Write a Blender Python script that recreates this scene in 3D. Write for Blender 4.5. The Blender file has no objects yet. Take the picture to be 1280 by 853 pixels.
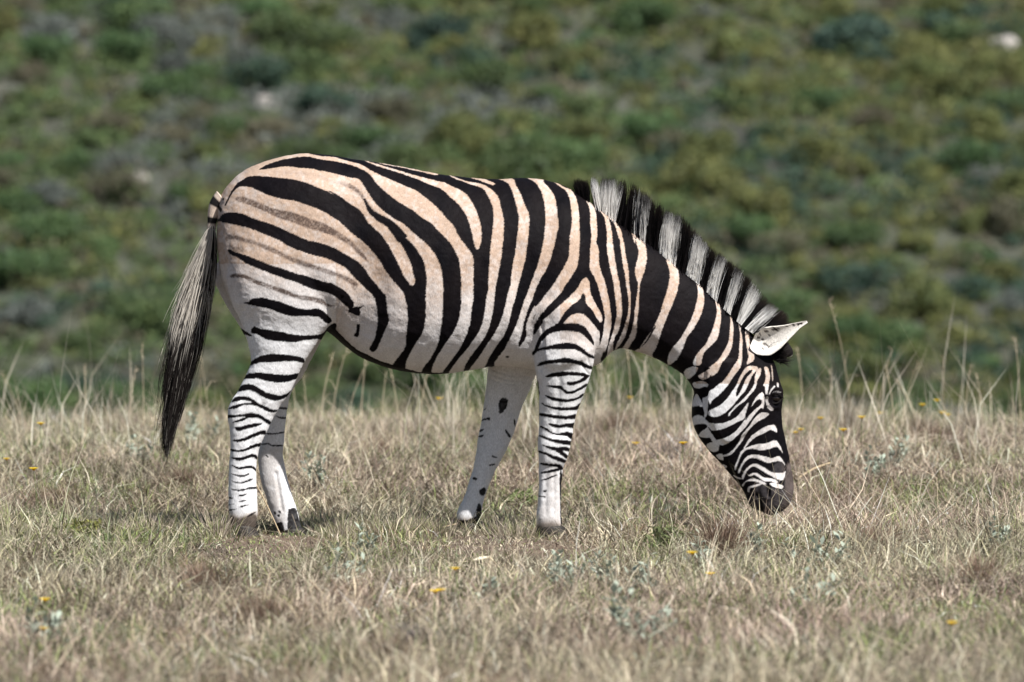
import bpy, math, random
import numpy as np
from mathutils import Vector, noise as mnoise

random.seed(7)
RNG = np.random.default_rng(11)
SC = bpy.context.scene
COL = SC.collection

# ------------------------------------------------------------------ camera
S = 0.00295                       # metres per photo pixel at the zebra
CAM_D, CAM_H = 25.0, 1.75
AIM_Z = (668 - 426.5) * S
PITCH = math.atan2(AIM_Z - CAM_H, CAM_D)
RNGE = math.hypot(CAM_D, CAM_H - AIM_Z)
cd = bpy.data.cameras.new('camera')
cd.sensor_width = 36.0
cd.lens = 36.0 * RNGE / (1280 * S)
cd.clip_start = 0.5
cd.clip_end = 2000
cd.dof.use_dof = True
cd.dof.focus_distance = CAM_D - 0.1
cd.dof.aperture_fstop = 3.9
cam = bpy.data.objects.new('camera', cd)
COL.objects.link(cam)
cam.location = (0, -CAM_D, CAM_H)
cam.rotation_euler = (math.pi / 2 + PITCH, 0, 0)
SC.camera = cam

# ------------------------------------------------------------------ world, sun, exposure
SUN_EL, SUN_AZ = math.radians(49.5), math.radians(44)      # azimuth: to the right of the axis behind the camera
sdir = Vector((math.sin(SUN_AZ) * math.cos(SUN_EL), -math.cos(SUN_AZ) * math.cos(SUN_EL), math.sin(SUN_EL)))
w = bpy.data.worlds.new('World')
SC.world = w
w.use_nodes = True
nt = w.node_tree
sky = nt.nodes.new('ShaderNodeTexSky')
sky.sky_type = 'NISHITA'
sky.sun_disc = False
sky.sun_elevation = SUN_EL
sky.sun_rotation = math.atan2(sdir.x, sdir.y)
sky.air_density = 1.0
sky.dust_density = 1.0
bg = nt.nodes['Background']
nt.links.new(sky.outputs[0], bg.inputs[0])
bg.inputs[1].default_value = 0.05
sl = bpy.data.lights.new('sun', 'SUN')
sl.energy = 5.0
sl.angle = math.radians(0.5)
sl.color = (1.0, 0.968, 0.925)
so = bpy.data.objects.new('sun', sl)
COL.objects.link(so)
so.location = sdir * 60
so.rotation_euler = (-sdir).to_track_quat('-Z', 'Y').to_euler()
SC.view_settings.view_transform = 'Standard'
SC.view_settings.look = 'None'
SC.view_settings.exposure = 0.77
SC.view_settings.gamma = 1.0
SC.view_settings.use_curve_mapping = False

# ------------------------------------------------------------------ projection helpers (photo pixel <-> place)
CP, SP = math.cos(PITCH), math.sin(PITCH)
FPX = RNGE / S

def unproj(px, py, y):
    """the point on the plane at depth y that the photo shows at pixel px, py"""
    a = (px - 640) / FPX
    b = -(py - 426.5) / FPX
    d = (a, CP - b * SP, SP + b * CP)
    t = (y + CAM_D) / d[1]
    return np.array((a * t, y, CAM_H + d[2] * t))

def proj(co):
    rx = co[:, 0]
    ry = co[:, 1] + CAM_D
    rz = co[:, 2] - CAM_H
    f = ry * CP + rz * SP
    u = -ry * SP + rz * CP
    return 640 + FPX * rx / f, 426.5 - FPX * u / f

# ------------------------------------------------------------------ generic helpers
def mesh_np(name, verts, faces_flat, counts, smooth=False):
    me = bpy.data.meshes.new(name)
    nv, nf = len(verts), len(counts)
    me.vertices.add(nv)
    me.vertices.foreach_set('co', np.asarray(verts, np.float32).ravel())
    me.loops.add(len(faces_flat))
    me.loops.foreach_set('vertex_index', np.asarray(faces_flat, np.int32))
    me.polygons.add(nf)
    cs = np.asarray(counts, np.int32)
    me.polygons.foreach_set('loop_start', np.concatenate(([0], np.cumsum(cs)[:-1])).astype(np.int32))
    me.polygons.foreach_set('loop_total', cs)
    me.polygons.foreach_set('use_smooth', np.full(nf, smooth))
    me.update(calc_edges=True)
    me.validate()
    return me

def set_color(me, cols, name='col'):
    at = me.color_attributes.new(name, 'FLOAT_COLOR', 'POINT')
    c = np.ones((len(me.vertices), 4), np.float32)
    c[:, :3] = cols
    at.data.foreach_set('color', c.ravel())

def link(name, me, mat=None, parent=None):
    o = bpy.data.objects.new(name, me)
    COL.objects.link(o)
    if mat and me is not None and not me.materials:
        me.materials.append(mat)
    if parent:
        o.parent = parent
    return o

def tag(o, label=None, cat=None, group=None, kind=None):
    if label: o['label'] = label
    if cat: o['category'] = cat
    if group: o['group'] = group
    if kind: o['kind'] = kind
    return o

class MB:
    """collects quads / tris with colours"""
    def __init__(s):
        s.v, s.f, s.c, s.col, s.n = [], [], [], [], 0
    def add(s, v, faces, col):
        v = np.asarray(v, float)
        s.v.append(v)
        for f in faces:
            s.f.extend([i + s.n for i in f]); s.c.append(len(f))
        cc = np.asarray(col, float)
        if cc.ndim == 1: cc = np.tile(cc, (len(v), 1))
        s.col.append(cc); s.n += len(v)
    def add_np(s, v, flat, counts, col):
        s.v.append(v); s.f.extend((flat + s.n).tolist()); s.c.extend(counts.tolist())
        s.col.append(col); s.n += len(v)
    def tube(s, pts, rad, col, k=5):
        pts = np.asarray(pts, float); n = len(pts)
        rad = np.broadcast_to(rad, (n,))
        vv = []
        for i in range(n):
            d = pts[min(i + 1, n - 1)] - pts[max(i - 1, 0)]
            d /= np.linalg.norm(d) + 1e-9
            a = np.cross(d, (0.31, 0.9, 0.2)); a /= np.linalg.norm(a)
            b = np.cross(d, a)
            for j in range(k):
                t = 2 * math.pi * j / k
                vv.append(pts[i] + rad[i] * (a * math.cos(t) + b * math.sin(t)))
        fs = [(i * k + j, i * k + (j + 1) % k, (i + 1) * k + (j + 1) % k, (i + 1) * k + j) for i in range(n - 1) for j in range(k)]
        fs.append(tuple(range(k))[::-1]); fs.append(tuple((n - 1) * k + j for j in range(k)))
        cc = np.asarray(col, float)
        if cc.ndim == 2: cc = np.repeat(cc, k, axis=0)
        s.add(vv, fs, cc)
    def mesh(s, name, smooth=False):
        me = mesh_np(name, np.concatenate(s.v), s.f, s.c, smooth)
        set_color(me, np.concatenate(s.col))
        return me

def attr_mat(name, rough=0.8, spec=0.3, transl=0.0, var=0.0, noise_scale=None, noise_amt=0.0, bump=0.0, bump_scale=200, objrand=0.0):
    m = bpy.data.materials.new(name); m.use_nodes = True
    n, l = m.node_tree.nodes, m.node_tree.links
    p = n['Principled BSDF']; out = n['Material Output']
    a = n.new('ShaderNodeAttribute'); a.attribute_name = 'col'
    c = a.outputs['Color']
    if noise_scale:
        tc = n.new('ShaderNodeTexCoord')
        nz = n.new('ShaderNodeTexNoise'); nz.inputs['Scale'].default_value = noise_scale; nz.inputs['Detail'].default_value = 5
        l.new(tc.outputs['Object'], nz.inputs['Vector'])
        mr = n.new('ShaderNodeMapRange')
        mr.inputs[1].default_value = 0.25; mr.inputs[2].default_value = 0.75
        mr.inputs[3].default_value = 1 - noise_amt; mr.inputs[4].default_value = 1 + noise_amt
        l.new(nz.outputs['Fac'], mr.inputs[0])
        vm = n.new('ShaderNodeVectorMath'); vm.operation = 'SCALE'
        l.new(c, vm.inputs[0]); l.new(mr.outputs[0], vm.inputs['Scale'])
        c = vm.outputs[0]
    if objrand:
        oi = n.new('ShaderNodeObjectInfo')
        hs = n.new('ShaderNodeHueSaturation')
        mh = n.new('ShaderNodeMapRange'); mh.inputs[3].default_value = 0.5 - 0.008 * objrand; mh.inputs[4].default_value = 0.5 + 0.06 * objrand
        mv = n.new('ShaderNodeMapRange'); mv.inputs[3].default_value = 1 - 0.35 * objrand; mv.inputs[4].default_value = 1 + 0.3 * objrand
        ml = n.new('ShaderNodeMath'); ml.operation = 'MULTIPLY'; ml.inputs[1].default_value = 7.31
        mf = n.new('ShaderNodeMath'); mf.operation = 'FRACT'
        l.new(oi.outputs['Random'], mh.inputs[0]); l.new(oi.outputs['Random'], ml.inputs[0]); l.new(ml.outputs[0], mf.inputs[0]); l.new(mf.outputs[0], mv.inputs[0])
        l.new(mh.outputs[0], hs.inputs['Hue']); l.new(mv.outputs[0], hs.inputs['Value'])
        l.new(c, hs.inputs['Color']); c = hs.outputs['Color']
    l.new(c, p.inputs['Base Color'])
    p.inputs['Roughness'].default_value = rough
    p.inputs['Specular IOR Level'].default_value = spec
    if bump:
        tc2 = n.new('ShaderNodeTexCoord')
        nb = n.new('ShaderNodeTexNoise'); nb.inputs['Scale'].default_value = bump_scale; nb.inputs['Detail'].default_value = 3
        l.new(tc2.outputs['Object'], nb.inputs['Vector'])
        bp = n.new('ShaderNodeBump'); bp.inputs['Strength'].default_value = bump; bp.inputs['Distance'].default_value = 0.004
        l.new(nb.outputs['Fac'], bp.inputs['Height']); l.new(bp.outputs[0], p.inputs['Normal'])
    if transl:
        t = n.new('ShaderNodeBsdfTranslucent'); l.new(c, t.inputs['Color'])
        mx = n.new('ShaderNodeMixShader'); mx.inputs[0].default_value = transl
        l.new(p.outputs[0], mx.inputs[1]); l.new(t.outputs[0], mx.inputs[2]); l.new(mx.outputs[0], out.inputs[0])
    return m

def vnoise(x, y, sc, seed=0):
    """smooth value noise on arrays"""
    x = np.asarray(x) / sc + 37.3 * seed + 1000; y = np.asarray(y) / sc + 11.7 * seed + 1000
    xi, yi = np.floor(x).astype(np.int64), np.floor(y).astype(np.int64)
    fx, fy = x - xi, y - yi
    fx = fx * fx * (3 - 2 * fx); fy = fy * fy * (3 - 2 * fy)
    def h(a, b):
        n = (a * 374761393 + b * 668265263 + seed * 1442695) & 0x7fffffff
        n = ((n ^ (n >> 13)) * 1274126177) & 0x7fffffff
        return ((n ^ (n >> 16)) & 0xffff) / 65535.0
    return (h(xi, yi) * (1 - fx) + h(xi + 1, yi) * fx) * (1 - fy) + (h(xi, yi + 1) * (1 - fx) + h(xi + 1, yi + 1) * fx) * fy

# ------------------------------------------------------------------ terrain
CREST = 6.3
def ground_z(x, y):
    x = np.asarray(x, float); y = np.asarray(y, float)
    z = 0.05 * (vnoise(x, y, 1.9, 1) - .5) + 0.02 * (vnoise(x, y, .45, 2) - .5) + .10 * (vnoise(x, y, 9, 3) - .5) * np.clip((np.abs(y) + np.abs(x)) / 8 - .3, 0, 1)
    z = z * np.clip(np.hypot(x / 1.3, y / .6) * .9, .15, 1)
    z = z - 0.05 * np.exp(-(((x + .77) / .16) ** 2 + ((y - .2) / .15) ** 2))
    z = z - .085 * np.clip((y - .34) / .5, 0, 1) ** 2 * (3 - 2 * np.clip((y - .34) / .5, 0, 1)) * np.clip((2.9 - y) / 1.5, 0, 1) * np.clip((2.9 - np.abs(x + .5)) / .8, 0, 1)  # hollow behind the zebra, shaped to keep its cast shadow out of sight
    e = np.clip(y - CREST - .35 * (vnoise(x, y * 0, 2.2, 5) - .5), 0, None)
    drop = np.where(e < 22, 0.0085 * e * e, 0.0085 * 484 + .374 * (e - 22))
    pl = z - drop
    hill = -2.55 + (y - 55) * 0.262 + .5 * (vnoise(x, y, 14, 6) - .5) + .16 * (vnoise(x, y, 3, 7) - .5)
    k = .8
    m = np.maximum(pl, hill)
    return m + k * np.exp(-np.abs(pl - hill) / k) * .25

def gpt(px, py):
    """ground point seen at photo pixel px, py"""
    y = 0.0
    for y in np.arange(-8, 120, .04):
        p = unproj(px, py, y)
        if p[2] <= ground_z(p[0], p[1]): break
    return p

def gplat(px, py):
    """the same, kept on the near plateau"""
    while True:
        for y in np.arange(-8, CREST + .5, .06):
            p = unproj(px, py, y)
            if p[2] <= ground_z(p[0], p[1]): return p
        py += 3

def axis(segs):
    out = []
    for a, b, st in segs:
        out += list(np.arange(a, b, st))
    return np.array(out + [segs[-1][1]])
gx = axis([(-260, -40, 14), (-40, -12, 1.6), (-12, -5, .4), (-5, 5, .09), (5, 12, .4), (12, 40, 1.6), (40, 260, 14)])
gy = axis([(-60, -12, 4), (-12, -7, .4), (-7, 11, .09), (11, 30, .6), (30, 110, .8), (110, 420, 12)])
GX, GY = np.meshgrid(gx, gy)
GZ = ground_z(GX, GY)
nx, ny = len(gx), len(gy)
idx = np.arange(nx * ny).reshape(ny, nx)
quads = np.stack([idx[:-1, :-1], idx[:-1, 1:], idx[1:, 1:], idx[1:, :-1]], -1).reshape(-1, 4)
gm = mesh_np('ground', np.stack([GX, GY, GZ], -1).reshape(-1, 3), quads.ravel(), np.full(len(quads), 4), True)
xx, yy = GX.ravel(), GY.ravel()
n1, n2, n3 = vnoise(xx, yy, .5, 8)[:, None], vnoise(xx, yy, .12, 9)[:, None], vnoise(xx, yy, 3.0, 10)[:, None]
soil = np.array((.085, .070, .056)) * (.75 + .5 * n2) + np.array((.06, .03, .02)) * n1
hillc = (np.array((.06, .066, .04)) * n3 + np.array((.068, .07, .062)) * (1 - n3)) * (.7 + .6 * vnoise(xx, yy, .9, 12)[:, None])
t = np.clip((yy - 12) / 10, 0, 1)[:, None]
set_color(gm, soil * (1 - t) + hillc * t)
M_GROUND = attr_mat('soil', .95, .1, noise_scale=9, noise_amt=.35, bump=.8, bump_scale=60)
g = tag(link('ground', gm, M_GROUND), kind='structure')

# ------------------------------------------------------------------ the zebra: lofted forms
def catmull(a, sub, closed=False):
    a = np.asarray(a, float); n = len(a); out = []
    rng = range(n) if closed else range(n - 1)
    for i in rng:
        if closed: p0, p1, p2, p3 = a[i - 1], a[i], a[(i + 1) % n], a[(i + 2) % n]
        else: p0, p1, p2, p3 = a[max(i - 1, 0)], a[i], a[i + 1], a[min(i + 2, n - 1)]
        for k in range(sub):
            t = k / sub
            out.append(.5 * ((2 * p1) + (-p0 + p2) * t + (2 * p0 - 5 * p1 + 4 * p2 - p3) * t * t + (-p0 + 3 * p1 - 3 * p2 + p3) * t ** 3))
    if not closed: out.append(a[-1])
    return np.array(out)

def loft(mb, st, K=44, n=2.2, egg=0.0, shear=0.0, sub=4, col=(1, 1, 1)):
    """st rows: ax, ay, bx, by (photo pixels of the two outline points), half width, centre y"""
    st = catmull(st, sub)
    rings = []
    for ax, ay, bx, by, hw, yc in st:
        A, B = unproj(ax, ay, yc), unproj(bx, by, yc)
        c, u = (A + B) / 2, (A - B) / 2
        th = np.arange(K) * 2 * math.pi / K
        ct, sn = np.cos(th), np.sin(th)
        f = lambda v: np.sign(v) * np.abs(v) ** (2 / n)
        yv = hw * f(sn) * (1 - egg * ct)
        r = c + np.outer(f(ct), u)
        r[:, 1] += yv
        r[:, 0] -= shear * yv
        rings.append(r)
    N = len(rings)
    V = np.concatenate(rings + [rings[0].mean(0)[None], rings[-1].mean(0)[None]])
    F = []
    for i in range(N - 1):
        for j in range(K):
            F.append((i * K + j, i * K + (j + 1) % K, (i + 1) * K + (j + 1) % K, (i + 1) * K + j))
    for j in range(K):
        F.append((N * K, (j + 1) % K, j))
        F.append((N * K + 1, (N - 1) * K + j, (N - 1) * K + (j + 1) % K))
    mb.add(V, F, col)

bm_ = MB()
torso = [(272, 258, 271, 300, .05, 0), (277, 243, 276, 345, .13, 0), (287, 229, 289, 378, .175, 0), (301, 216, 304, 398, .205, 0), (320, 206, 322, 405, .228, 0),
         (340, 199.5, 342, 404, .24, 0), (360, 194.4, 362, 402, .248, 0), (386, 191.8, 388, 404, .254, 0), (412, 194, 412, 417, .257, 0), (440, 198.5, 440, 440, .263, 0),
         (470, 203, 470, 455.5, .275, 0), (509, 209.5, 509, 465.5, .286, 0), (546, 217, 546, 468, .289, 0), (585, 222, 585, 463.7, .282, 0), (621, 224, 621, 458, .266, 0),
         (659, 222.5, 659, 461, .246, 0), (690, 227, 690, 467, .228, 0), (714, 237, 716, 466, .21, 0), (733, 250, 737, 460, .188, 0), (748, 261, 752, 449, .165, 0), (760, 275, 762, 428, .13, 0)]
loft(bm_, torso, n=2.25, egg=.13, shear=.06)
neck = [(690, 240, 700, 440, .17, 0), (715, 240, 730, 458, .18, 0), (733, 250, 749, 455, .168, 0), (749, 261, 763, 441, .15, 0), (766, 274, 774, 436, .136, 0), (790, 289.5, 787, 437.5, .122, 0), (824, 312, 806, 443, .107, 0),
        (845, 330, 822, 450, .099, 0), (873, 351, 842, 461, .092, 0), (895, 372, 857, 472, .086, 0), (913, 390, 866, 486, .082, 0), (930, 408, 870, 500, .078, 0), (948, 424, 880, 520, .07, 0)]
loft(bm_, neck, n=2.1, egg=.22, shear=.08)
head = [(935, 425, 882, 468, .06, 0), (952, 432, 874, 480, .078, 0), (966, 450, 868.5, 493, .084, 0), (973, 473, 866, 508, .088, 0), (978.5, 490, 865.8, 521, .087, 0), (976.5, 512, 868.5, 535, .079, 0),
        (977.5, 530, 876, 549, .069, 0), (981, 548, 888, 565, .058, 0), (985, 565, 901, 579, .051, 0), (988, 581, 913, 593, .047, 0), (990.7, 597, 924, 606, .049, 0),
        (991.7, 610, 931.5, 617, .054, 0), (990, 622, 935.5, 627, .052, 0), (985, 632, 941, 635, .045, 0), (977, 640, 953, 640.5, .03, 0), (967, 644.5, 961, 644, .01, 0)]
loft(bm_, head, n=2.35, egg=.10, shear=.24)
# hind legs: rear outline, front outline
NH = -.135
hind_n = [(330, 285, 395, 262, .07, NH + .03), (290, 315, 428, 300, .118, NH + .012), (283, 345, 436, 335, .122, NH + .004), (288, 375, 433, 365, .114, NH), (299, 398, 421, 398, .098, NH - .004), (307, 421, 402, 421, .08, NH - .01), (314, 449, 382, 451, .062, NH - .012),
          (309, 465, 374, 466, .056, NH - .012), (300, 484, 366, 485, .05, NH - .01), (291.5, 498, 356, 500, .046, NH - .01), (285.5, 510, 348, 512, .044, NH - .008), (285, 522, 341, 524, .042, NH - .006), (287, 538, 334, 540, .040, NH - .005), (288, 553, 326.5, 555, .037, NH - .004),
          (287, 572, 321.6, 573, .035, NH), (286, 590, 320, 590, .034, NH), (285.5, 609, 321, 609, .035, NH), (285.6, 625, 321.7, 625, .037, NH), (286.5, 642, 322, 642, .039, NH), (288, 652, 320.5, 653, .036, NH), (290, 661, 317, 663, .03, NH)]
loft(bm_, hind_n, n=2.2)
FH = .135
hind_f = [(324, 290, 400, 268, .07, FH - .03), (282, 315, 415, 300, .118, FH - .012), (267, 345, 425, 335, .12, FH - .004), (279, 375, 422, 365, .113, FH), (292, 397, 420, 395, .098, FH + .004), (306, 420, 404, 422, .08, FH + .006), (318, 449, 388, 452, .063, FH + .008),
          (322, 470, 377, 472, .054, FH + .01), (325, 490, 364, 491, .047, FH + .01), (326, 510, 359.5, 510, .043, FH + .01), (327, 530, 357, 530, .041, FH + .01), (326, 548, 355.5, 547, .039, FH + .01), (322.5, 568, 353.5, 567, .037, FH + .01),
          (324, 585, 356, 584, .033, FH + .01), (327.5, 607, 361, 605, .033, FH + .01), (332.5, 622, 365.5, 620, .034, FH + .01), (337, 636, 370, 634, .036, FH + .01), (341, 650, 374, 648, .037, FH + .01), (346, 661, 377, 660, .034, FH + .01), (352, 670, 379, 668, .03, FH + .01)]
loft(bm_, hind_f, n=2.2)
# front legs: rear outline, front outline
NF = -.125
front_n = [(690, 330, 735, 310, .06, NF + .03), (674, 375, 750, 350, .088, NF + .008), (668, 415, 749, 400, .098, NF - .022), (667, 445, 743.5, 437, .092, NF - .032), (669, 463, 741.5, 458, .082, NF - .03), (672, 481, 734, 481, .07, NF - .026), (673.6, 500, 727, 500, .058, NF - .02), (674, 520, 720, 520, .05, NF - .014),
           (673.5, 538, 716.5, 538, .046, NF - .01), (672.3, 556, 713, 556, .044, NF - .008), (673.4, 572, 709, 572, .041, NF - .005), (673.6, 585, 704, 585, .036, NF), (673.6, 606, 701.8, 606, .033, NF), (672, 630, 701, 630, .034, NF), (670.3, 648, 702, 648, .037, NF), (671, 657, 703.5, 657, .034, NF), (673, 664, 704.5, 664, .03, NF)]
loft(bm_, front_n, n=2.2)
FF = .125
front_f = [(640, 350, 715, 330, .07, FF - .02), (618, 400, 718, 380, .09, FF), (611, 440, 700, 430, .085, FF + .015), (609.5, 467, 671, 467, .074, FF + .015), (607, 488, 662, 488, .062, FF + .01), (604, 512, 651.5, 512, .054, FF + .01), (600.5, 533, 645, 533, .048, FF + .008), (597, 552, 638, 552, .045, FF + .005), (594.5, 570, 629.5, 570, .043, FF + .003),
           (590.5, 589, 618.5, 590, .037, FF), (584.5, 608, 609.5, 611, .034, FF), (578.5, 625, 603.5, 631, .034, FF), (572.5, 637, 601.5, 644, .036, FF), (570.5, 648, 600.5, 652, .036, FF), (574, 660, 599, 662, .031, FF)]
loft(bm_, front_f, n=2.2)
raw = bm_.mesh('zebra_raw')
ro = link('zebra_raw', raw)
md = ro.modifiers.new('r', 'REMESH'); md.mode = 'VOXEL'; md.voxel_size = 0.0034; md.adaptivity = 0
dg = bpy.context.evaluated_depsgraph_get()
body = bpy.data.meshes.new_from_object(ro.evaluated_get(dg))
bpy.data.objects.remove(ro); bpy.data.meshes.remove(raw)
body.name = 'body'
NV = len(body.vertices)
co = np.empty(NV * 3, np.float32); body.vertices.foreach_get('co', co); co = co.reshape(-1, 3).astype(np.float64)
ed = np.empty(len(body.edges) * 2, np.int32); body.edges.foreach_get('vertices', ed); ed = ed.reshape(-1, 2)
deg = np.bincount(ed.ravel(), minlength=NV).astype(float)[:, None]
def lap(c):
    out = np.zeros_like(c)
    for k in range(c.shape[1]):
        out[:, k] = np.bincount(ed[:, 0], c[ed[:, 1], k], NV) + np.bincount(ed[:, 1], c[ed[:, 0], k], NV)
    return out / deg
hot = np.clip(1 - (co[:, 2] - .28) / .18, 0, 1)          # legs get less smoothing than the trunk
for it in range(46):
    a = .55 if it % 2 == 0 else -.50
    co += a * (lap(co) - co)
for it in range(26):
    k = (.6 * np.clip((co[:, 2] - .45) / .25, 0, 1))[:, None]
    hd = np.clip((co[:, 0] - .66) / .1, 0, 1)[:, None]
    co += k * (1 - hd * .85) * (lap(co) - co)
def setco():
    body.vertices.foreach_set('co', co.astype(np.float32).ravel()); body.update()
def normals():
    n = np.empty(NV * 3, np.float32); body.vertex_normals.foreach_get('vector', n)
    return n.reshape(-1, 3).astype(float)

# ------------------------------------------------------------------ the coat pattern, laid out on the animal's side
X0, Y0, RW, RH, RS = 190, 180, 840, 520, 4
def newmap(): return np.zeros((RH * RS, RW * RS), np.float32)
KN, BN, KF, MZ, DT = newmap(), newmap(), newmap(), newmap(), newmap()
def fill(M, pts, val=1.0, smooth=4):
    p = np.asarray(pts, float)
    if smooth > 1: p = catmull(p, smooth, True)
    x = (p[:, 0] - X0) * RS; y = (p[:, 1] - Y0) * RS
    x2, y2 = np.roll(x, -1), np.roll(y, -1)
    for r in range(max(0, int(y.min())), min(M.shape[0], int(y.max()) + 1)):
        yc = r + .5
        hit = (y <= yc) != (y2 <= yc)
        if not hit.any(): continue
        xs = np.sort(x[hit] + (yc - y[hit]) * (x2[hit] - x[hit]) / (y2[hit] - y[hit]))
        for a, b in zip(xs[0::2], xs[1::2]):
            M[r, max(0, int(round(a))):max(0, int(round(b)))] = val
def line(M, pts, wd, val=1.0):
    p = catmull(pts, 5); wd = np.interp(np.linspace(0, 1, len(p)), np.linspace(0, 1, len(np.atleast_1d(wd))), np.atleast_1d(wd))
    d = np.gradient(p, axis=0); d /= np.linalg.norm(d, axis=1)[:, None] + 1e-9
    nrm = np.stack([-d[:, 1], d[:, 0]], 1) * wd[:, None] / 2
    fill(M, np.concatenate([p + nrm, (p - nrm)[::-1]]), val, 1)
TI = {'A1': (260, 180), 'A2': (260, 270), 'A3': (260, 360), 'B1': (400, 180), 'B2': (400, 270), 'B3': (400, 370), 'C1': (540, 180), 'C2': (540, 270), 'C3': (540, 370),
      'D1': (660, 200), 'D2': (660, 300), 'D3': (660, 390), 'E1': (780, 230), 'E2': (780, 330), 'E3': (850, 380), 'E4': (850, 460), 'E5': (850, 550),
      'F1': (260, 420), 'F2': (260, 500), 'F3': (260, 590), 'G1': (560, 440), 'G2': (620, 470), 'G3': (560, 570)}
def T(s):
    """'A1 x,y x,y B1 x,y ...' -> photo-scale points on the animal's side"""
    out = []; cur = None
    for tok in s.split():
        if tok in TI: cur = TI[tok]; continue
        a, b = tok.split(',')
        out.append((cur[0] + float(a) / 7.975, cur[1] + float(b) / 7.975))
    return out
BLACK = lambda s: fill(KN, T(s), 1.0)
WHITE = lambda s: fill(KN, T(s), 0.0)
# shadow stripes (brown) go in BN, black in KN
# trunk and neck: dark field, then the pale stripes on it
fill(KN, T('A1 1010,90 1010,99 1100,118 1276,133 B1 200,150 400,200 500,260 620,320 780,390 950,460 1060,540 1130,600 1276,740 C1 90,680 150,750 C2 210,90 260,190 330,290 395,370 415,440 415,560 412,853 C3 395,130 380,280 340,400 270,540 190,650 100,770')
     + [(552, 480), (700, 500), (940, 700), (1020, 700), (1020, 182), (390, 182)], 1.0, 1)
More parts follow.
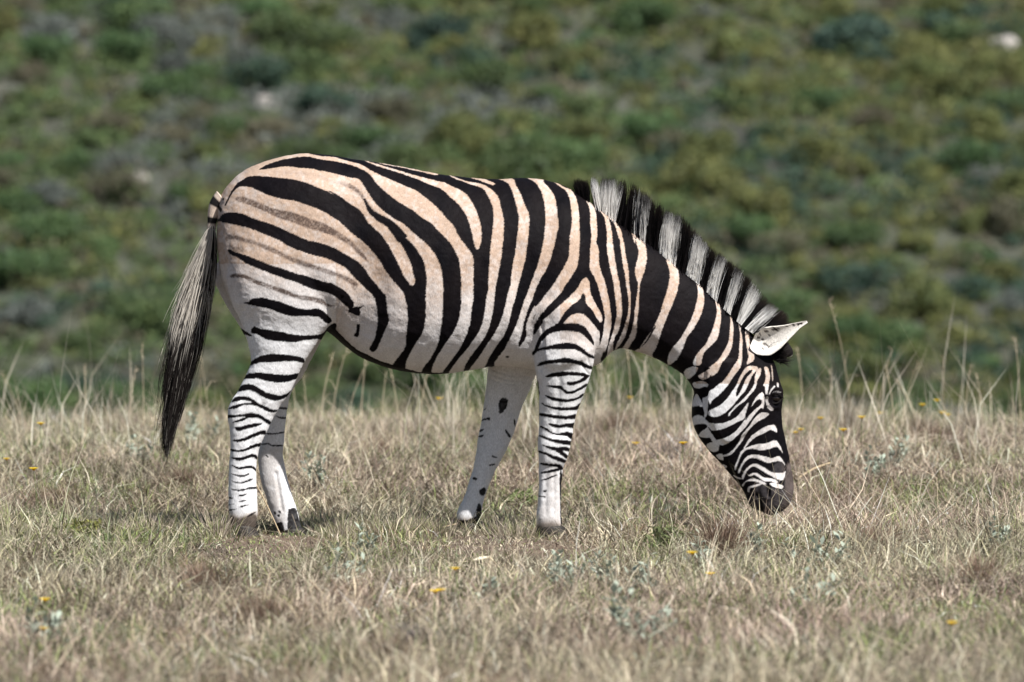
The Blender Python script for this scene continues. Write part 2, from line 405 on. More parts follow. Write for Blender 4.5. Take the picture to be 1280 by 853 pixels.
# pale chest and foreleg field
WHITE('C3 640,640 640,720 B3 2000,900 G1 900,300 890,853 G3 860,300 850,853 1200,853 1200,300 1190,0 G2 800,600 880,200 D3 640,640 655,560 660,480 690,400 710,330 715,220 690,180 640,240 600,230 560,190 500,160 400,150 300,160 230,180 165,200 155,190 150,110 75,215 52,210 60,140 90,80 130,20 D2 60,840 20,853 C3 1090,60 990,160 945,270 935,330 885,490 870,490 905,330 920,240 960,130 1005,0 940,0 890,140 850,260 800,380 730,520')
for s in ['B1 430,160 560,196 700,238 870,290 1050,340 1276,395 C1 120,385 220,430 330,490 390,570 440,660 470,750 C2 488,100 497,170 492,240 478,305 455,338 430,310 410,230 385,120 350,20 C1 320,680 260,600 170,520 90,450 0,415 B1 1100,410 950,345 760,280 560,217',
          'B1 570,178 760,212 950,252 1165,290 1150,312 980,274 800,234 640,205',
          'C1 165,312 230,330 300,360 420,385 510,405 580,445 640,500 670,560 690,640 715,740 C2 720,60 715,180 700,320 690,420 665,560 650,640 635,720 620,840 C3 605,170 570,310 510,440 420,560 350,660 285,780 165,785 240,660 340,540 420,430 470,350 505,250 530,130 545,0 C2 560,740 565,600 575,430 590,250 605,130 612,0 C1 607,640 585,580 555,515 520,460 460,425 380,405 300,375 220,345',
          'C1 362,332 440,338 520,348 580,370 628,400 600,410 540,392 470,365',
          'C1 650,348 800,346 840,420 880,490 910,560 940,640 970,710 C2 970,100 965,180 950,300 930,430 890,590 860,700 825,850 C3 800,120 770,260 720,390 650,490 580,600 500,740 360,770 420,670 480,590 560,470 620,380 680,260 720,130 750,0 C2 780,690 795,560 815,430 835,320 855,150 868,0 C1 855,690 840,610 810,510 780,430 740,380',
          'C1 945,335 1100,335 1115,385 1170,440 1220,520 1240,600 1252,700 C2 1262,100 1245,180 1210,330 1160,490 1090,620 1040,720 1000,840 C3 960,130 900,300 750,560 730,520 800,380 850,260 890,140 940,0 C2 990,660 1030,550 1070,430 1105,280 1125,130 1130,0 C1 1122,600 1100,510 1070,440 1020,380',
          'D1 255,222 290,224 360,270 430,298 470,360 495,430 510,540 515,700 D2 515,20 510,130 495,250 450,340 390,430 310,550 220,640 170,700 110,770 70,840 D3 90,80 60,140 50,200 0,150 C3 1030,200 1020,100 D2 0,800 60,700 130,610 160,560 210,500 270,420 340,300 390,210 410,130 415,0 D1 420,740 435,620 430,500 415,400 385,320 330,275',
          'D2 580,375 530,410 500,470 430,550 330,640 240,720 160,790 D3 150,90 155,190 170,186 230,150 290,120 330,60 370,0 D2 330,790 370,720 430,660 510,600 545,535 570,560 572,610 590,650 640,700 690,790 722,825 742,800 735,750 700,680 650,590 620,510 615,430',
          'D3 358,115 400,60 450,25 520,15 580,45 640,110 690,170 715,225 708,330 690,430 660,520 650,400 658,330 630,250 590,180 530,130 460,115',
          'D1 578,400 640,438 670,500 685,600 692,740 D2 682,30 705,90 710,230 730,320 770,420 800,560 820,660 830,760 D3 832,20 830,120 810,250 790,340 750,440 700,540 640,560 660,480 680,430 700,360 730,290 750,190 765,60 D2 760,720 740,620 715,530 690,440 660,370 620,300 615,240 620,100 D1 630,740 620,640 620,540 605,460',
          'D1 690,465 760,535 800,568 825,650 840,760 D2 846,30 860,130 880,270 910,430 930,560 937,700 D3 935,20 925,90 905,180 870,250 850,310 845,400 780,450 790,420 800,340 820,280 850,190 870,100 D2 885,750 880,660 865,550 850,420 825,320 800,190 785,90 785,0 D1 782,700 768,600 740,540',
          'D1 760,525 850,585 890,640 930,710 950,800 D2 962,40 970,130 1000,290 1010,440 1025,560 1020,700 D3 1018,20 1005,100 985,190 960,270 900,350 870,380 880,330 920,250 950,170 980,80 D2 1000,700 1000,590 980,450 960,320 935,180 915,0 D1 905,780 880,690 845,615 800,575',
          'E1 75,465 140,530 200,570 220,640 D2 1180,90 1185,200 1165,300 1135,390 1115,450 1108,600 1100,720 D3 1092,40 1085,120 1075,240 1040,300 985,385 940,375 970,320 1010,250 1040,160 1060,60 D2 1060,740 1080,600 1095,450 1080,390 1065,320 1075,250 1100,150 1095,80 1070,0 E1 110,600 80,500',
          'E1 345,640 420,700 500,765 530,840 E2 545,90 548,200 510,340 460,460 420,550 375,680 335,800 300,870 D3 1276,370 1240,420 1245,475 1100,430 1060,395 1130,350 1200,280 1276,130 E2 150,845 220,770 280,660 330,560 370,460 395,370 420,290 450,180 455,80 430,-10 E1 400,720',
          'E2 610,45 680,110 740,160 780,230 800,320 795,420 760,530 700,640 630,730 600,800 575,870 520,960 440,1010 440,930 480,840 550,760 610,660 670,550 710,430 735,300 720,200 680,130',
          'E2 825,240 870,280 925,330 960,420 970,500 960,620 930,750 E3 310,420 240,490 215,590 190,615 130,605 150,530 200,460 260,400 E2 750,850 810,800 860,700 890,620 920,510 920,430 890,330',
          'E3 50,660 130,622 180,640 150,700 80,750 40,710', 'E3 180,715 240,680 295,650 300,720 240,760 200,750', 'E3 295,640 390,635 370,690 310,720',
          'E3 130,800 170,775 270,790 280,820 230,845 150,840',
          'E3 435,10 480,65 505,75 525,160 535,260 525,400 490,500 420,590 390,640 300,640 300,625 380,560 430,480 480,380 495,260 500,140 480,80',
          'E3 560,130 610,170 605,260 625,360 620,560 600,640 540,720 480,810 E4 440,220 380,280 320,330 300,365 280,310 288,235 340,200 400,150 E3 420,780 480,700 530,620 580,540 590,420 595,290 580,200',
          'E3 655,230 700,215 740,240 700,260 690,330 710,430 735,490 740,560 680,602 665,590 680,520 665,430 650,330',
          'E4 660,-10 600,80 560,170 520,230 480,290 400,370 330,405 285,430 280,465 320,490 380,487 450,450 520,385 590,300 650,230 690,150 720,80 780,5 740,-20',
          'E4 745,90 765,25 800,0 812,30 800,80 772,125 770,150 750,210 700,270 650,330 580,380 520,440 492,482 478,465 540,390 620,320 690,240 735,170 742,130',
          'E4 840,-10 880,0 900,80 890,150 870,265 850,240 845,190 825,180 850,120 850,60',
          'E4 250,510 300,548 390,552 480,532 560,490 620,420 670,355 687,350 665,430 640,510 600,530 520,570 430,610 330,628 290,600 260,560',
          'E4 815,243 842,280 836,405 810,400 760,450 700,530 650,600 600,650 560,690 500,740 420,775 370,745 355,720 440,700 530,650 590,590 640,520 690,450 710,380 760,290',
          'E4 890,460 850,500 790,530 740,570 690,620 650,680 610,750 560,810 520,860 E5 440,170 430,150 E4 480,853 540,800 590,730 620,660 690,580 740,500 800,450 840,443',
          'E4 930,565 962,600 968,645 900,622 830,660 760,690 700,740 650,800 635,795 700,690 760,640 840,590',
          'E5 540,275 580,180 615,105 690,65 780,40 870,30 950,2 1000,60 1032,145 1000,105 960,72 880,95 800,105 720,90 650,112 605,170 570,260 552,305',
          'E5 575,325 610,240 650,180 700,150 760,146 840,163 920,180 990,163 1042,230 1047,258 1010,220 950,217 880,232 800,203 720,182 660,212 620,270 597,332',
          'E5 612,385 640,310 700,250 755,236 830,270 890,310 920,323 1030,325 1052,298 1050,360 1020,407 960,390 890,352 820,312 750,272 700,282 660,330 632,392',
          'E5 680,355 720,330 770,333 830,370 920,385 978,410 970,432 900,417 830,410 780,372 740,352 700,366',
          'E5 890,430 940,428 1025,453 1020,488 960,482 900,452', 'E5 615,455 640,420 690,390 740,388 800,403 862,435 850,452 790,432 720,412 660,422 632,465',
          'E5 670,515 680,470 740,450 800,433 812,450 740,475 705,482 692,522',
          'E5 360,150 420,140 435,205 380,190', 'E5 420,240 472,262 450,282', 'E5 520,345 570,365 610,380 600,395 555,380',
          'E4 222,290 278,272 275,460 250,510 285,600 335,680 395,760 370,805 300,700 255,620 240,500',
          'E4 165,255 212,330 232,390 120,385 125,330', 'E4 190,460 242,500 252,560 130,575 115,510', 'E4 200,640 270,608 312,680 262,702 180,680', 'E4 130,150 220,130 278,160 262,192 200,202 140,185', 'E4 260,770 330,740 390,800 360,840 300,830']:
    WHITE(s)
# small dark marks that lie on the pale stripes of head, chest and foreleg
for s in ['E4 690,30 640,80 600,150 570,220 563,285 592,250 622,190 655,110 722,28', 'E4 780,318 815,328 800,370 740,420 690,470 655,520 690,430 730,370',
          'E4 205,205 270,195 280,270 215,300 180,240', 'E4 120,395 215,390 240,470 180,470 125,470', 'E4 130,580 235,560 270,590 210,635 180,670 140,640',
          'C3 912,330 940,345 935,420 885,490 862,495 880,420', 'C3 735,603 765,605 760,620 738,618',
          'D3 45,435 70,360 110,260 150,210 230,160 290,120 360,118 460,115 530,130 590,180 640,260 662,330 640,320 590,270 540,220 480,200 400,190 300,195 220,220 170,260 130,300 105,360',
          'D3 60,380 190,345 280,320 380,310 470,320 540,360 600,410 656,440 650,467 580,440 520,400 460,375 380,372 280,375 190,380 110,387 48,435',
          'D3 90,542 130,500 200,485 290,470 380,458 460,475 540,500 600,530 640,550 635,577 560,555 510,530 440,515 380,512 290,512 180,522',
          'D3 175,650 230,615 320,600 390,595 470,600 550,610 614,632 600,650 560,690 500,715 440,735 392,728 392,700 440,698 500,688 540,660 560,645 480,635 400,635 300,645',
          'D3 180,738 250,733 330,736 360,765 400,790 450,785 520,750 582,716 587,740 530,775 470,805 420,817 370,810 330,775 270,760',
          'D3 762,390 755,440 735,490 725,470 745,420',
          'G2 490,193 560,213 640,228 740,233 810,213 875,176 862,208 800,242 740,260 650,260 570,247 510,217',
          'G2 455,273 520,298 600,310 700,316 790,306 845,265 828,312 810,337 720,344 620,342 540,322 480,297',
          'G2 433,373 500,379 600,393 720,398 805,382 795,428 700,432 600,427 500,410 436,397',
          'G2 523,473 580,478 630,488 700,478 790,472 785,524 700,513 620,520 550,502',
          'G2 438,498 490,513 550,553 600,573 660,568 720,558 775,585 755,630 700,603 640,593 580,587 520,557 440,512',
          'G2 420,592 500,608 560,628 650,638 750,650 745,693 660,680 560,657 480,628',
          'G2 458,688 540,703 600,713 680,708 740,728 732,758 660,746 724,800 712,828 650,792 600,752 530,727',
          'G2 415,742 490,763 560,788 640,813 705,850 690,870 640,858 560,827 490,787 420,762',
          'G3 925,68 1000,79 1100,83 1145,110 1137,143 1080,112 1000,102 930,87', 'G3 925,163 990,149 1080,128 1125,118 1105,147 1000,171 930,177', 'G3 930,236 990,222 1080,186 1085,194 1000,235 932,247',
          'G3 1122,120 1142,250 1134,500 1155,740 1128,740 1120,500 1114,300', 'G3 950,345 985,345 980,362 950,360', 'G3 905,398 965,402 970,415 905,406']:
    BLACK(s)
# rump, flank, belly
for s in ['A1 508,256 600,205 720,165 820,145 900,132 1000,129 1100,150 1276,180 B1 100,165 200,185 320,215 430,260 500,310 560,390 620,450 700,520 800,590 920,660 1020,740 B2 1100,70 1180,150 1276,245 C2 100,180 170,260 220,330 260,420 280,520 290,650 C3 290,0 285,130 260,260 200,380 130,480 60,590 0,710 B3 1110,790 1015,790 1030,720 1090,640 1160,520 1190,420 1210,280 1225,150 1228,0 B2 1225,640 1210,540 1180,450 1130,360 1060,280 980,210 900,140 820,70 B1 820,790 700,720 600,640 530,560 470,470 420,390 380,345 300,335 150,295 0,265 A1 1150,285 1050,250 900,238 800,225 720,230 620,245',
          'A1 165,615 215,510 270,420 340,360 430,322 560,325 700,338 850,355 980,390 1100,440 1200,480 1276,520 B1 80,465 180,510 270,580 370,640 430,700 470,770 B2 490,80 560,140 620,200 670,270 710,340 750,420 790,500 830,590 870,650 905,692 937,690 947,640 932,580 912,500 882,420 842,340 800,270 760,200 700,130 690,70 760,130 830,200 900,260 960,330 1010,410 1040,480 1055,560 1065,640 1055,740 B3 1052,20 1055,100 1050,250 1020,370 950,480 900,570 860,650 838,750 740,715 730,680 760,640 820,560 855,500 860,400 875,250 870,120 B2 850,840 845,800 820,750 760,680 700,610 650,540 610,470 560,400 500,330 430,260 340,190 260,120 200,60 B1 140,740 80,700 0,650 A1 1180,690 1080,640 960,600 850,565 720,545 600,510 500,465 430,435 350,425 290,440 230,510 185,600',
          'A1 110,748 150,700 220,683 330,695 430,735 540,775 650,820 A2 520,50 650,90 760,140 880,195 1000,245 1150,280 1276,330 B2 180,340 280,400 380,460 440,520 490,600 550,670 620,760 B3 655,0 670,130 685,250 660,320 620,410 580,500 545,553 510,552 495,520 530,460 555,380 575,250 565,110 530,0 B2 480,750 410,680 340,610 280,545 210,490 100,440 0,405 A2 1050,390 920,350 800,300 700,240 560,180 430,130 320,100 180,70 108,55',
          'A2 203,333 280,365 400,400 520,450 640,500 740,525 860,570 980,600 1100,640 1200,670 B2 110,670 210,720 280,780 320,840 B3 340,80 312,150 280,168 285,130 260,100 200,50 140,0 B2 90,770 0,750 A2 1010,720 900,670 750,620 620,575 500,525 390,480 300,420 215,375',
          'A3 355,150 400,140 440,110 530,98 620,115 720,140 820,180 920,210 1010,215 1090,208 1150,235 1200,280 1235,330 1190,357 1150,330 1110,295 1040,285 950,280 870,285 780,270 690,240 600,205 500,185 400,167',
          'A3 428,430 460,383 490,400 600,420 720,440 850,465 980,475 1080,470 1150,450 1200,390 1240,360 1276,360 1276,420 1245,510 1190,530 1110,512 1000,517 900,537 820,542 720,532 600,517 540,492 490,462 450,457',
          'A3 310,395 380,438 432,470 420,482 370,467 345,500 325,460',
          'A3 420,745 480,700 560,668 660,660 780,668 880,680 940,700 965,725 950,750 880,732 780,730 680,740 560,740 490,752 410,778',
          'F1 365,415 400,378 500,367 600,377 720,389 820,388 910,375 885,422 800,457 700,464 620,457 540,437 460,424 365,430',
          'F1 300,555 345,488 430,484 500,514 570,559 650,584 720,594 780,579 828,545 820,582 760,622 680,647 600,632 520,592 460,557 400,542',
          'F1 235,660 280,610 370,604 440,629 500,669 580,709 640,734 692,738 662,764 600,757 530,722 450,692 360,692 280,722 205,730 225,708 290,684 370,671 440,666 380,641 310,647',
          'F2 198,150 260,150 340,144 430,132 510,144 560,179 625,214 614,248 560,217 500,182 440,180 390,187 340,212 240,227 280,205 340,185 375,165 300,171 200,184',
          'F2 272,273 330,267 420,244 510,231 543,240 480,267 400,287 298,313', 'F2 245,398 330,389 400,359 470,329 562,303 577,347 520,347 440,377 370,407 290,422',
          'F2 215,488 290,499 370,489 430,454 524,430 518,462 450,477 390,507 300,522 230,512', 'F2 230,573 300,579 370,564 430,541 482,554 492,594 440,572 390,587 310,607 242,587',
          'F2 230,650 300,669 360,664 430,654 478,684 478,714 430,682 360,687 300,692', 'F2 230,733 300,749 360,749 412,733 402,754 330,770 258,750', 'F2 230,806 300,821 360,814 444,783 434,802 370,827 300,834',
          'F3 222,168 290,179 360,169 430,149 488,152 482,173 420,172 330,192 270,190', 'F3 308,233 402,216 335,245', 'F3 308,293 392,280 332,303', 'F3 318,343 412,323 342,353', 'F3 212,258 252,262 214,270', 'F3 208,327 262,319 210,336', 'F3 212,376 292,373 216,390', 'F3 385,452 430,415 485,392 440,430',
          'B3 110,290 180,360 260,440 360,530 480,590 580,640 720,688 860,728 1000,762 1110,768 1276,773 1276,830 1000,830 700,770 500,700 330,600 200,490 90,430',
          'B3 290,165 310,140 340,115 400,110 440,98 400,130 402,170 385,200 350,185', 'B3 365,290 395,285 398,310 388,385 370,412 342,400 348,380 362,350',
          'A1 40,600 85,565 110,610 135,655 125,682 95,640 60,628', 'A1 20,745 60,737 110,755 105,775 60,790 30,780', 'A2 0,150 60,160 80,190 30,190', 'A1 148,540 160,545 155,562 143,558']:
    BLACK(s)
fill(BN, T('A1 300,530 380,535 500,580 640,640 760,665 870,690 1000,740 1150,790 B2 100,110 200,170 300,240 370,310 430,370 480,450 450,440 370,370 290,290 200,240 100,190 0,155 A1 960,830 850,785 720,745 580,680 460,630 360,590 300,575 270,550'), .75)
fill(BN, T('A2 190,195 280,195 380,225 480,255 600,300 700,340 780,385 860,420 960,450 1060,490 1180,530 B2 120,545 230,590 340,640 380,690 340,740 300,680 200,620 100,590 0,555 A2 980,510 880,480 800,440 720,400 600,350 480,295 370,265 260,235 175,240'), .62)
fill(BN, T('A2 220,610 250,580 320,575 400,600 480,640 560,670 660,700 780,740 860,780 980,800 1080,815 A3 1150,120 1200,165 1276,185 1200,185 1060,140 A2 960,838 860,817 780,787 680,752 580,717 480,682 400,642 330,617'), .85)
fill(BN, T('B1 60,345 150,365 230,380 300,400 380,450 440,520 500,620 600,700 700,780 B2 690,70 640,95 560,30 B1 560,750 480,660 440,580 380,500 300,450 200,405 100,380'), .7)
fill(BN, T('B1 60,345 150,365 230,380 280,400 280,440 200,405 100,380'), .3)
fill(BN, T('A1 620,270 800,275 950,275 1100,310 1276,370 1276,410 1100,340 900,300 750,300'), .12)
fill(DT, T('F3 205,400 330,450 480,430 490,600 210,600'), .8); fill(DT, T('F3 205,440 300,470 470,470 470,650 210,650'), 1.0)
fill(DT, T('F3 205,425 300,445 500,405 500,700 205,700'), 1.0); fill(DT, T('G3 880,690 1180,690 1180,850 880,850'), 1.0)
fill(DT, T('G3 985,180 1125,150 1125,700 890,700 895,600 960,400'), .42); fill(DT, T('G3 890,660 1140,660 1160,760 880,760'), .9)
fill(DT, T('G3 60,630 330,640 320,780 60,780'), .95)
fill(DT, T('F2 500,480 740,470 760,700 520,700'), .4); fill(DT, T('F3 520,60 690,60 780,480 640,480'), .5)
line(KN, T('B1 440,545 500,665 600,745 B2 690,75 790,180'), [2, 6, 9, 10, 11], .75)
line(KN, T('B2 640,40 740,130 830,240'), [6, 12, 14], .95)
for s in ['E4 865,280 885,300 880,330 905,380 935,410 920,432 880,410 855,360 850,310', 'E4 922,238 960,226 1005,238 1010,252 960,250 925,256', 'E4 880,262 905,215 940,175 950,188 915,230 895,265', 'E4 960,150 985,150 985,195 968,190',
          'E3 905,605 925,640 930,760 915,760 910,680', 'E4 985,450 994,520 1010,610 1045,780 1050,840 1040,840 1020,740 995,610 980,520', 'E4 1015,400 1003,470 1018,560 1035,640 1022,600 1005,520 998,450']:
    fill(KN, T(s), .35 if 'E4 985' in s or 'E4 1015' in s else .1)
# muzzle and nose bridge skin
fill(MZ, T('E5 640,535 690,525 740,492 800,452 870,448 900,460 960,490 1030,495 1045,420 1058,330 1075,240 1150,240 1200,520 1150,700 900,820 700,720 640,620'), 1.0)
fill(MZ, T('E5 930,270 960,235 1000,215 1040,250 1040,300 1025,325 930,322'), .8)
# far legs, seen from their inner side
FB = lambda s: fill(KF, T(s), 1.0)
for s in ['F1 690,706 730,712 785,715 785,732 720,728', 'F2 665,157 720,172 785,172 785,190 720,185', 'F2 585,331 650,332 740,322 780,303 775,325 740,334 650,342 590,342', 'F2 535,437 600,431 640,450 750,450 750,461 640,461 600,443 540,450',
          'F2 568,546 585,550 605,570 590,572', 'F3 655,410 668,395 680,420 665,428', 'F3 695,385 725,390 728,412 705,410', 'F3 690,430 715,425 712,448 695,445', 'F3 622,430 640,440 640,465 625,458', 'F3 690,515 745,508 760,650 700,640 675,560',
          'F3 795,420 830,365 880,370 910,480 1010,560 1010,760 820,760',
          'G1 545,458 590,468 597,500 582,550 547,600 510,612 508,570 503,530 520,480', 'G1 325,695 350,668 385,658 415,655 410,690 395,675 370,678', 'G1 305,795 325,775 358,768 330,795', 'G1 295,845 350,826 340,850', 'G1 570,780 595,795 625,850 605,850', 'G1 655,672 672,690 672,740 660,720', 'G1 348,580 382,560 362,580',
          'G3 245,215 290,225 280,240 250,235', 'G3 312,345 370,320 372,380 340,400 320,385', 'G3 400,90 465,78 460,92 410,100', 'G3 440,0 480,8 490,22 450,15', 'G3 290,500 330,500 325,720 285,720']:
    FB(s)
fill(KF, T('G3 80,650 200,640 320,600 330,800 60,800'), .9)

def blur(M, r):
    for ax in (0, 1):
        for _ in range(2):
            c = np.cumsum(np.pad(M, [(r + 1, r) if a == ax else (0, 0) for a in (0, 1)], mode='edge'), axis=ax, dtype=np.float64)
            n = M.shape[ax]
            hi = np.take(c, np.arange(2 * r + 1, 2 * r + 1 + n), axis=ax); lo = np.take(c, np.arange(0, n), axis=ax)
            M = ((hi - lo) / (2 * r + 1)).astype(np.float32)
    return M
KN, KF = np.clip(blur(KN, 1) * 1.6, 0, 1), np.clip(blur(KF, 1) * 1.6, 0, 1)
BN, MZ, DT = np.clip(blur(BN, 3) * 1.3, 0, 1), blur(MZ, 3), blur(DT, 12)
def samp(M, px, py):
    x = np.clip((px - X0) * RS - .5, 0, M.shape[1] - 1.001); y = np.clip((py - Y0) * RS - .5, 0, M.shape[0] - 1.001)
    xi, yi = x.astype(int), y.astype(int); fx, fy = x - xi, y - yi
    return (M[yi, xi] * (1 - fx) + M[yi, xi + 1] * fx) * (1 - fy) + (M[yi + 1, xi] * (1 - fx) + M[yi + 1, xi + 1] * fx) * fy

# muscle relief, in millimetres, then pushed along the normal on both flanks
setco(); nrm = normals()
RL = newmap()
def relief(pts, mm, r):
    M = newmap(); fill(M, pts, mm); return blur(M, r)
RMUS = 1.0
RL += relief([(440, 300), (480, 330), (478, 400), (455, 430), (432, 405), (440, 350)], -16, 40)       # flank hollow
RL += relief([(415, 250), (470, 270), (520, 320), (500, 330), (440, 290)], -6, 40)
RL += relief([(300, 300), (380, 310), (430, 350), (425, 390), (360, 400), (300, 380)], 9, 40)         # thigh
RL += relief([(320, 230), (400, 225), (420, 250), (350, 262)], 6, 36)                                   # hip
RL += relief([(700, 250), (735, 290), (742, 360), (725, 410), (690, 400), (690, 330)], 14, 32)         # shoulder
RL += relief([(675, 380), (742, 390), (743, 440), (690, 460), (676, 430)], 9, 18)
RL += relief([(640, 300), (670, 330), (672, 420), (650, 430), (640, 360)], -8, 28)
RL += relief([(770, 400), (840, 440), (835, 450), (765, 425)], -6, 16)
for k in range(7):
    x = 530 + k * 20
    M = newmap(); line(M, [(x + 6, 300), (x - 4, 360), (x - 16, 420)], 8); RL += 1.6 * blur(M, 14)
RL += relief([(886, 455), (925, 452), (950, 480), (945, 525), (925, 548), (905, 552), (886, 520), (884, 480)], 9, 7)   # cheek
M = newmap(); line(M, [(962, 512), (955, 540), (948, 575)], 7); RL += 5 * blur(M, 7)                  # facial crest
M = newmap(); line(M, [(958, 497), (962, 489), (970, 486), (978, 490)], 5); RL += 8 * blur(M, 5)       # brow
M = newmap(); line(M, [(960, 505), (966, 510), (974, 509)], 4); RL += 4 * blur(M, 4)
RL += relief([(963, 494), (969, 491), (975, 495), (973, 502), (965, 503)], -5, 5)
RL += relief([(953, 602), (966, 604), (970, 618), (958, 626), (950, 615)], 7, 8)                      # nostril wing
RL += relief([(958.5, 607), (962, 608), (962.5, 620), (959.5, 621)], -9, 3)
M = newmap(); line(M, [(934, 620), (945, 618), (950, 626), (952, 640)], 3); RL += -6 * blur(M, 4)      # mouth
M = newmap(); line(M, [(316, 560), (311, 600), (311, 640)], 3); RL += -4 * blur(M, 7)                 # tendon grooves
M = newmap(); line(M, [(345, 590), (349, 615), (353, 640)], 3); RL += -5 * blur(M, 6)
M = newmap(); line(M, [(683, 590), (682, 620), (682, 645)], 3); RL += -3 * blur(M, 7)
for (a, b) in (((614, 462), (664, 471)), ((613, 467), (655, 477)), ((612, 473), (645, 480))):
    M = newmap(); line(M, [a, ((a[0] + b[0]) / 2, (a[1] + b[1]) / 2 + 3), b], 1.6); RL += -3.5 * blur(M, 3)
px, py = proj(co)
co += nrm * (samp(RL, px, py) / 1000 * np.where(px < 860, 1.45, 1.1) * np.abs(nrm[:, 1]) ** .7)[:, None]
RL2 = newmap()
RL2 += relief([(678, 552), (712, 550), (709, 578), (680, 580)], 6, 10)
RL2 += relief([(285, 500), (300, 500), (298, 526), (285, 528)], 5, 8)
M = newmap(); line(M, [(330, 505), (318, 530), (312, 560)], 4); RL2 += -6 * blur(M, 8)
M = newmap(); line(M, [(692, 590), (693, 620), (692, 645)], 3); RL2 += -4 * blur(M, 5)
M = newmap(); line(M, [(700, 470), (697, 505), (694, 545)], 5); RL2 += -5 * blur(M, 9)
M = newmap(); line(M, [(676, 395), (679, 430), (676, 465)], 3); RL2 += -7 * blur(M, 6)
for (a, b2) in (((726, 452), (738, 470)), ((735, 445), (741, 462)), ((428, 370), (418, 396)), ((433, 380), (424, 404))):
    M = newmap(); line(M, [a, ((a[0] + b2[0]) / 2 - 2, (a[1] + b2[1]) / 2), b2], 2.5); RL2 += -5 * blur(M, 4)
px, py = proj(co)
co += nrm * (samp(RL2, px, py) / 1000 * np.abs(nrm[:, 1]) ** .7)[:, None]
# wrinkled hide noise
nzv = 0 if True else np.array([mnoise.noise(Vector(c) * 34) for c in co[::1]]) if NV < 60000 else None
co += nrm * ((vnoise(px, py, 9, 21) - .5) * .0022 + (vnoise(px, py, 3.2, 22) - .5) * .0011)[:, None]
setco(); nrm = normals()
px, py = proj(co)
jx = (vnoise(px, py, 1.1, 31) - .5) * .9 + (vnoise(px, py, 4, 33) - .5) * .5
jy = (vnoise(px, py, 1.1, 32) - .5) * .9 + (vnoise(px, py, 4, 34) - .5) * .5
head_w = np.clip((px - 860) / 20, 0, 1)
jx *= 1 - .5 * head_w; jy *= 1 - .5 * head_w
k = samp(KN, px + jx, py + jy)
k = np.where(px > 868, np.clip(k * 1.9 + .0, 0, 1), k)
far = (co[:, 1] > .01) & (((px < 440) & (py > 428)) | ((px > 560) & (px < 700) & (py > 458.5)))
kf = samp(KF, px + jx, py + jy)
outer = far & (nrm[:, 1] > .25)
st = .5 + .5 * np.sin(co[:, 2] * 2 * math.pi / .047 + 3 * vnoise(px, py, 18, 40))
kf = np.where(outer & (co[:, 2] > .2), np.clip((st - .58) * 9, 0, 1), kf)
k = np.where(far, kf * (.93 + .07 * vnoise(px, py, 2.5, 57)), k)
b = np.where(far, 0, samp(BN, px + jx, py + jy))
mz = np.where(far, 0, samp(MZ, px, py)); dt = samp(DT, px, py)
# tan upper coat to white underside
tanf = np.clip((452 - py) / 120, 0, 1)
tanf = np.where((px < 420) & (py > 330), np.clip((415 - py) / 110, 0, 1) * .85, tanf)
tanf = np.where(px > 700, np.clip((470 - py) / 90, 0, 1), tanf)
tanf = np.where(px > 870, np.where(py > 480, .35 * np.clip((px - 900) / 40, 0, 1), .8), tanf)
tanf = 1.0 * tanf * (.78 + .36 * vnoise(px, py, 16, 41)) * (.8 + .4 * vnoise(px, py, 3, 42))
tanf = np.clip(tanf, 0, 1)[:, None]
white = np.array((.76, .755, .765)); tan = np.array((.44, .325, .25))
base = white * (1 - tanf) + tan * tanf
base = base * (1 - .10 * vnoise(px, py, 5, 43) - .10 * vnoise(px, py, 1.6, 44))[:, None]
dirt = np.array((.22, .165, .12))
dt = np.where(dt > .7, dt, dt * np.clip(.55 + .9 * vnoise(px, py, 7, 51), 0, 1))
base = base * (1 - .85 * dt[:, None]) + dirt * .85 * dt[:, None]
deep = np.clip((dt - .8) * 6, 0, 1)[:, None]; base = base * (1 - .75 * deep) + np.array((.03, .023, .018)) * .75 * deep
brown = np.array((.062, .042, .034)) * (.8 + .9 * vnoise(px, py, 1.6, 45))[:, None]
bb = np.clip(b * (.35 + .62 * vnoise(px, py, 1.3, 46) + .45 * vnoise(px, py, 4.5, 56)), 0, .95)[:, None]
base = base * (1 - bb) + brown * bb
blk = np.array((.0030, .0026, .0038)) * (.8 + .5 * vnoise(px, py, 2.4, 47))[:, None] + np.array((.004, .0026, .002)) * vnoise(px, py, 20, 48)[:, None]
base = base * (1 - k[:, None]) + blk * k[:, None]
muz = np.array((.036, .032, .034)) * (.7 + .7 * vnoise(px, py, 3, 49))[:, None]
front = np.clip((px - 975) / 8, 0, 1)[:, None]
muz = muz * (1 - front) + np.array((.075, .06, .056)) * front * (.7 + .6 * vnoise(px, py, 5, 50))[:, None]
base = base * (1 - mz[:, None]) + muz * mz[:, None]
nos = np.exp(-(((px - 960.5) / 2.8) ** 2 + ((py - 613.5) / 7) ** 2))[:, None]
base *= 1 - .9 * nos
ML = newmap(); line(ML, [(934, 621), (946, 619), (951, 627), (953, 641)], 2.6); base *= 1 - .8 * np.clip(samp(blur(ML, 3), px, py) * 1.5, 0, 1)[:, None]
set_color(body, np.clip(base, 0, 1))
body.polygons.foreach_set('use_smooth', np.full(len(body.polygons), True))

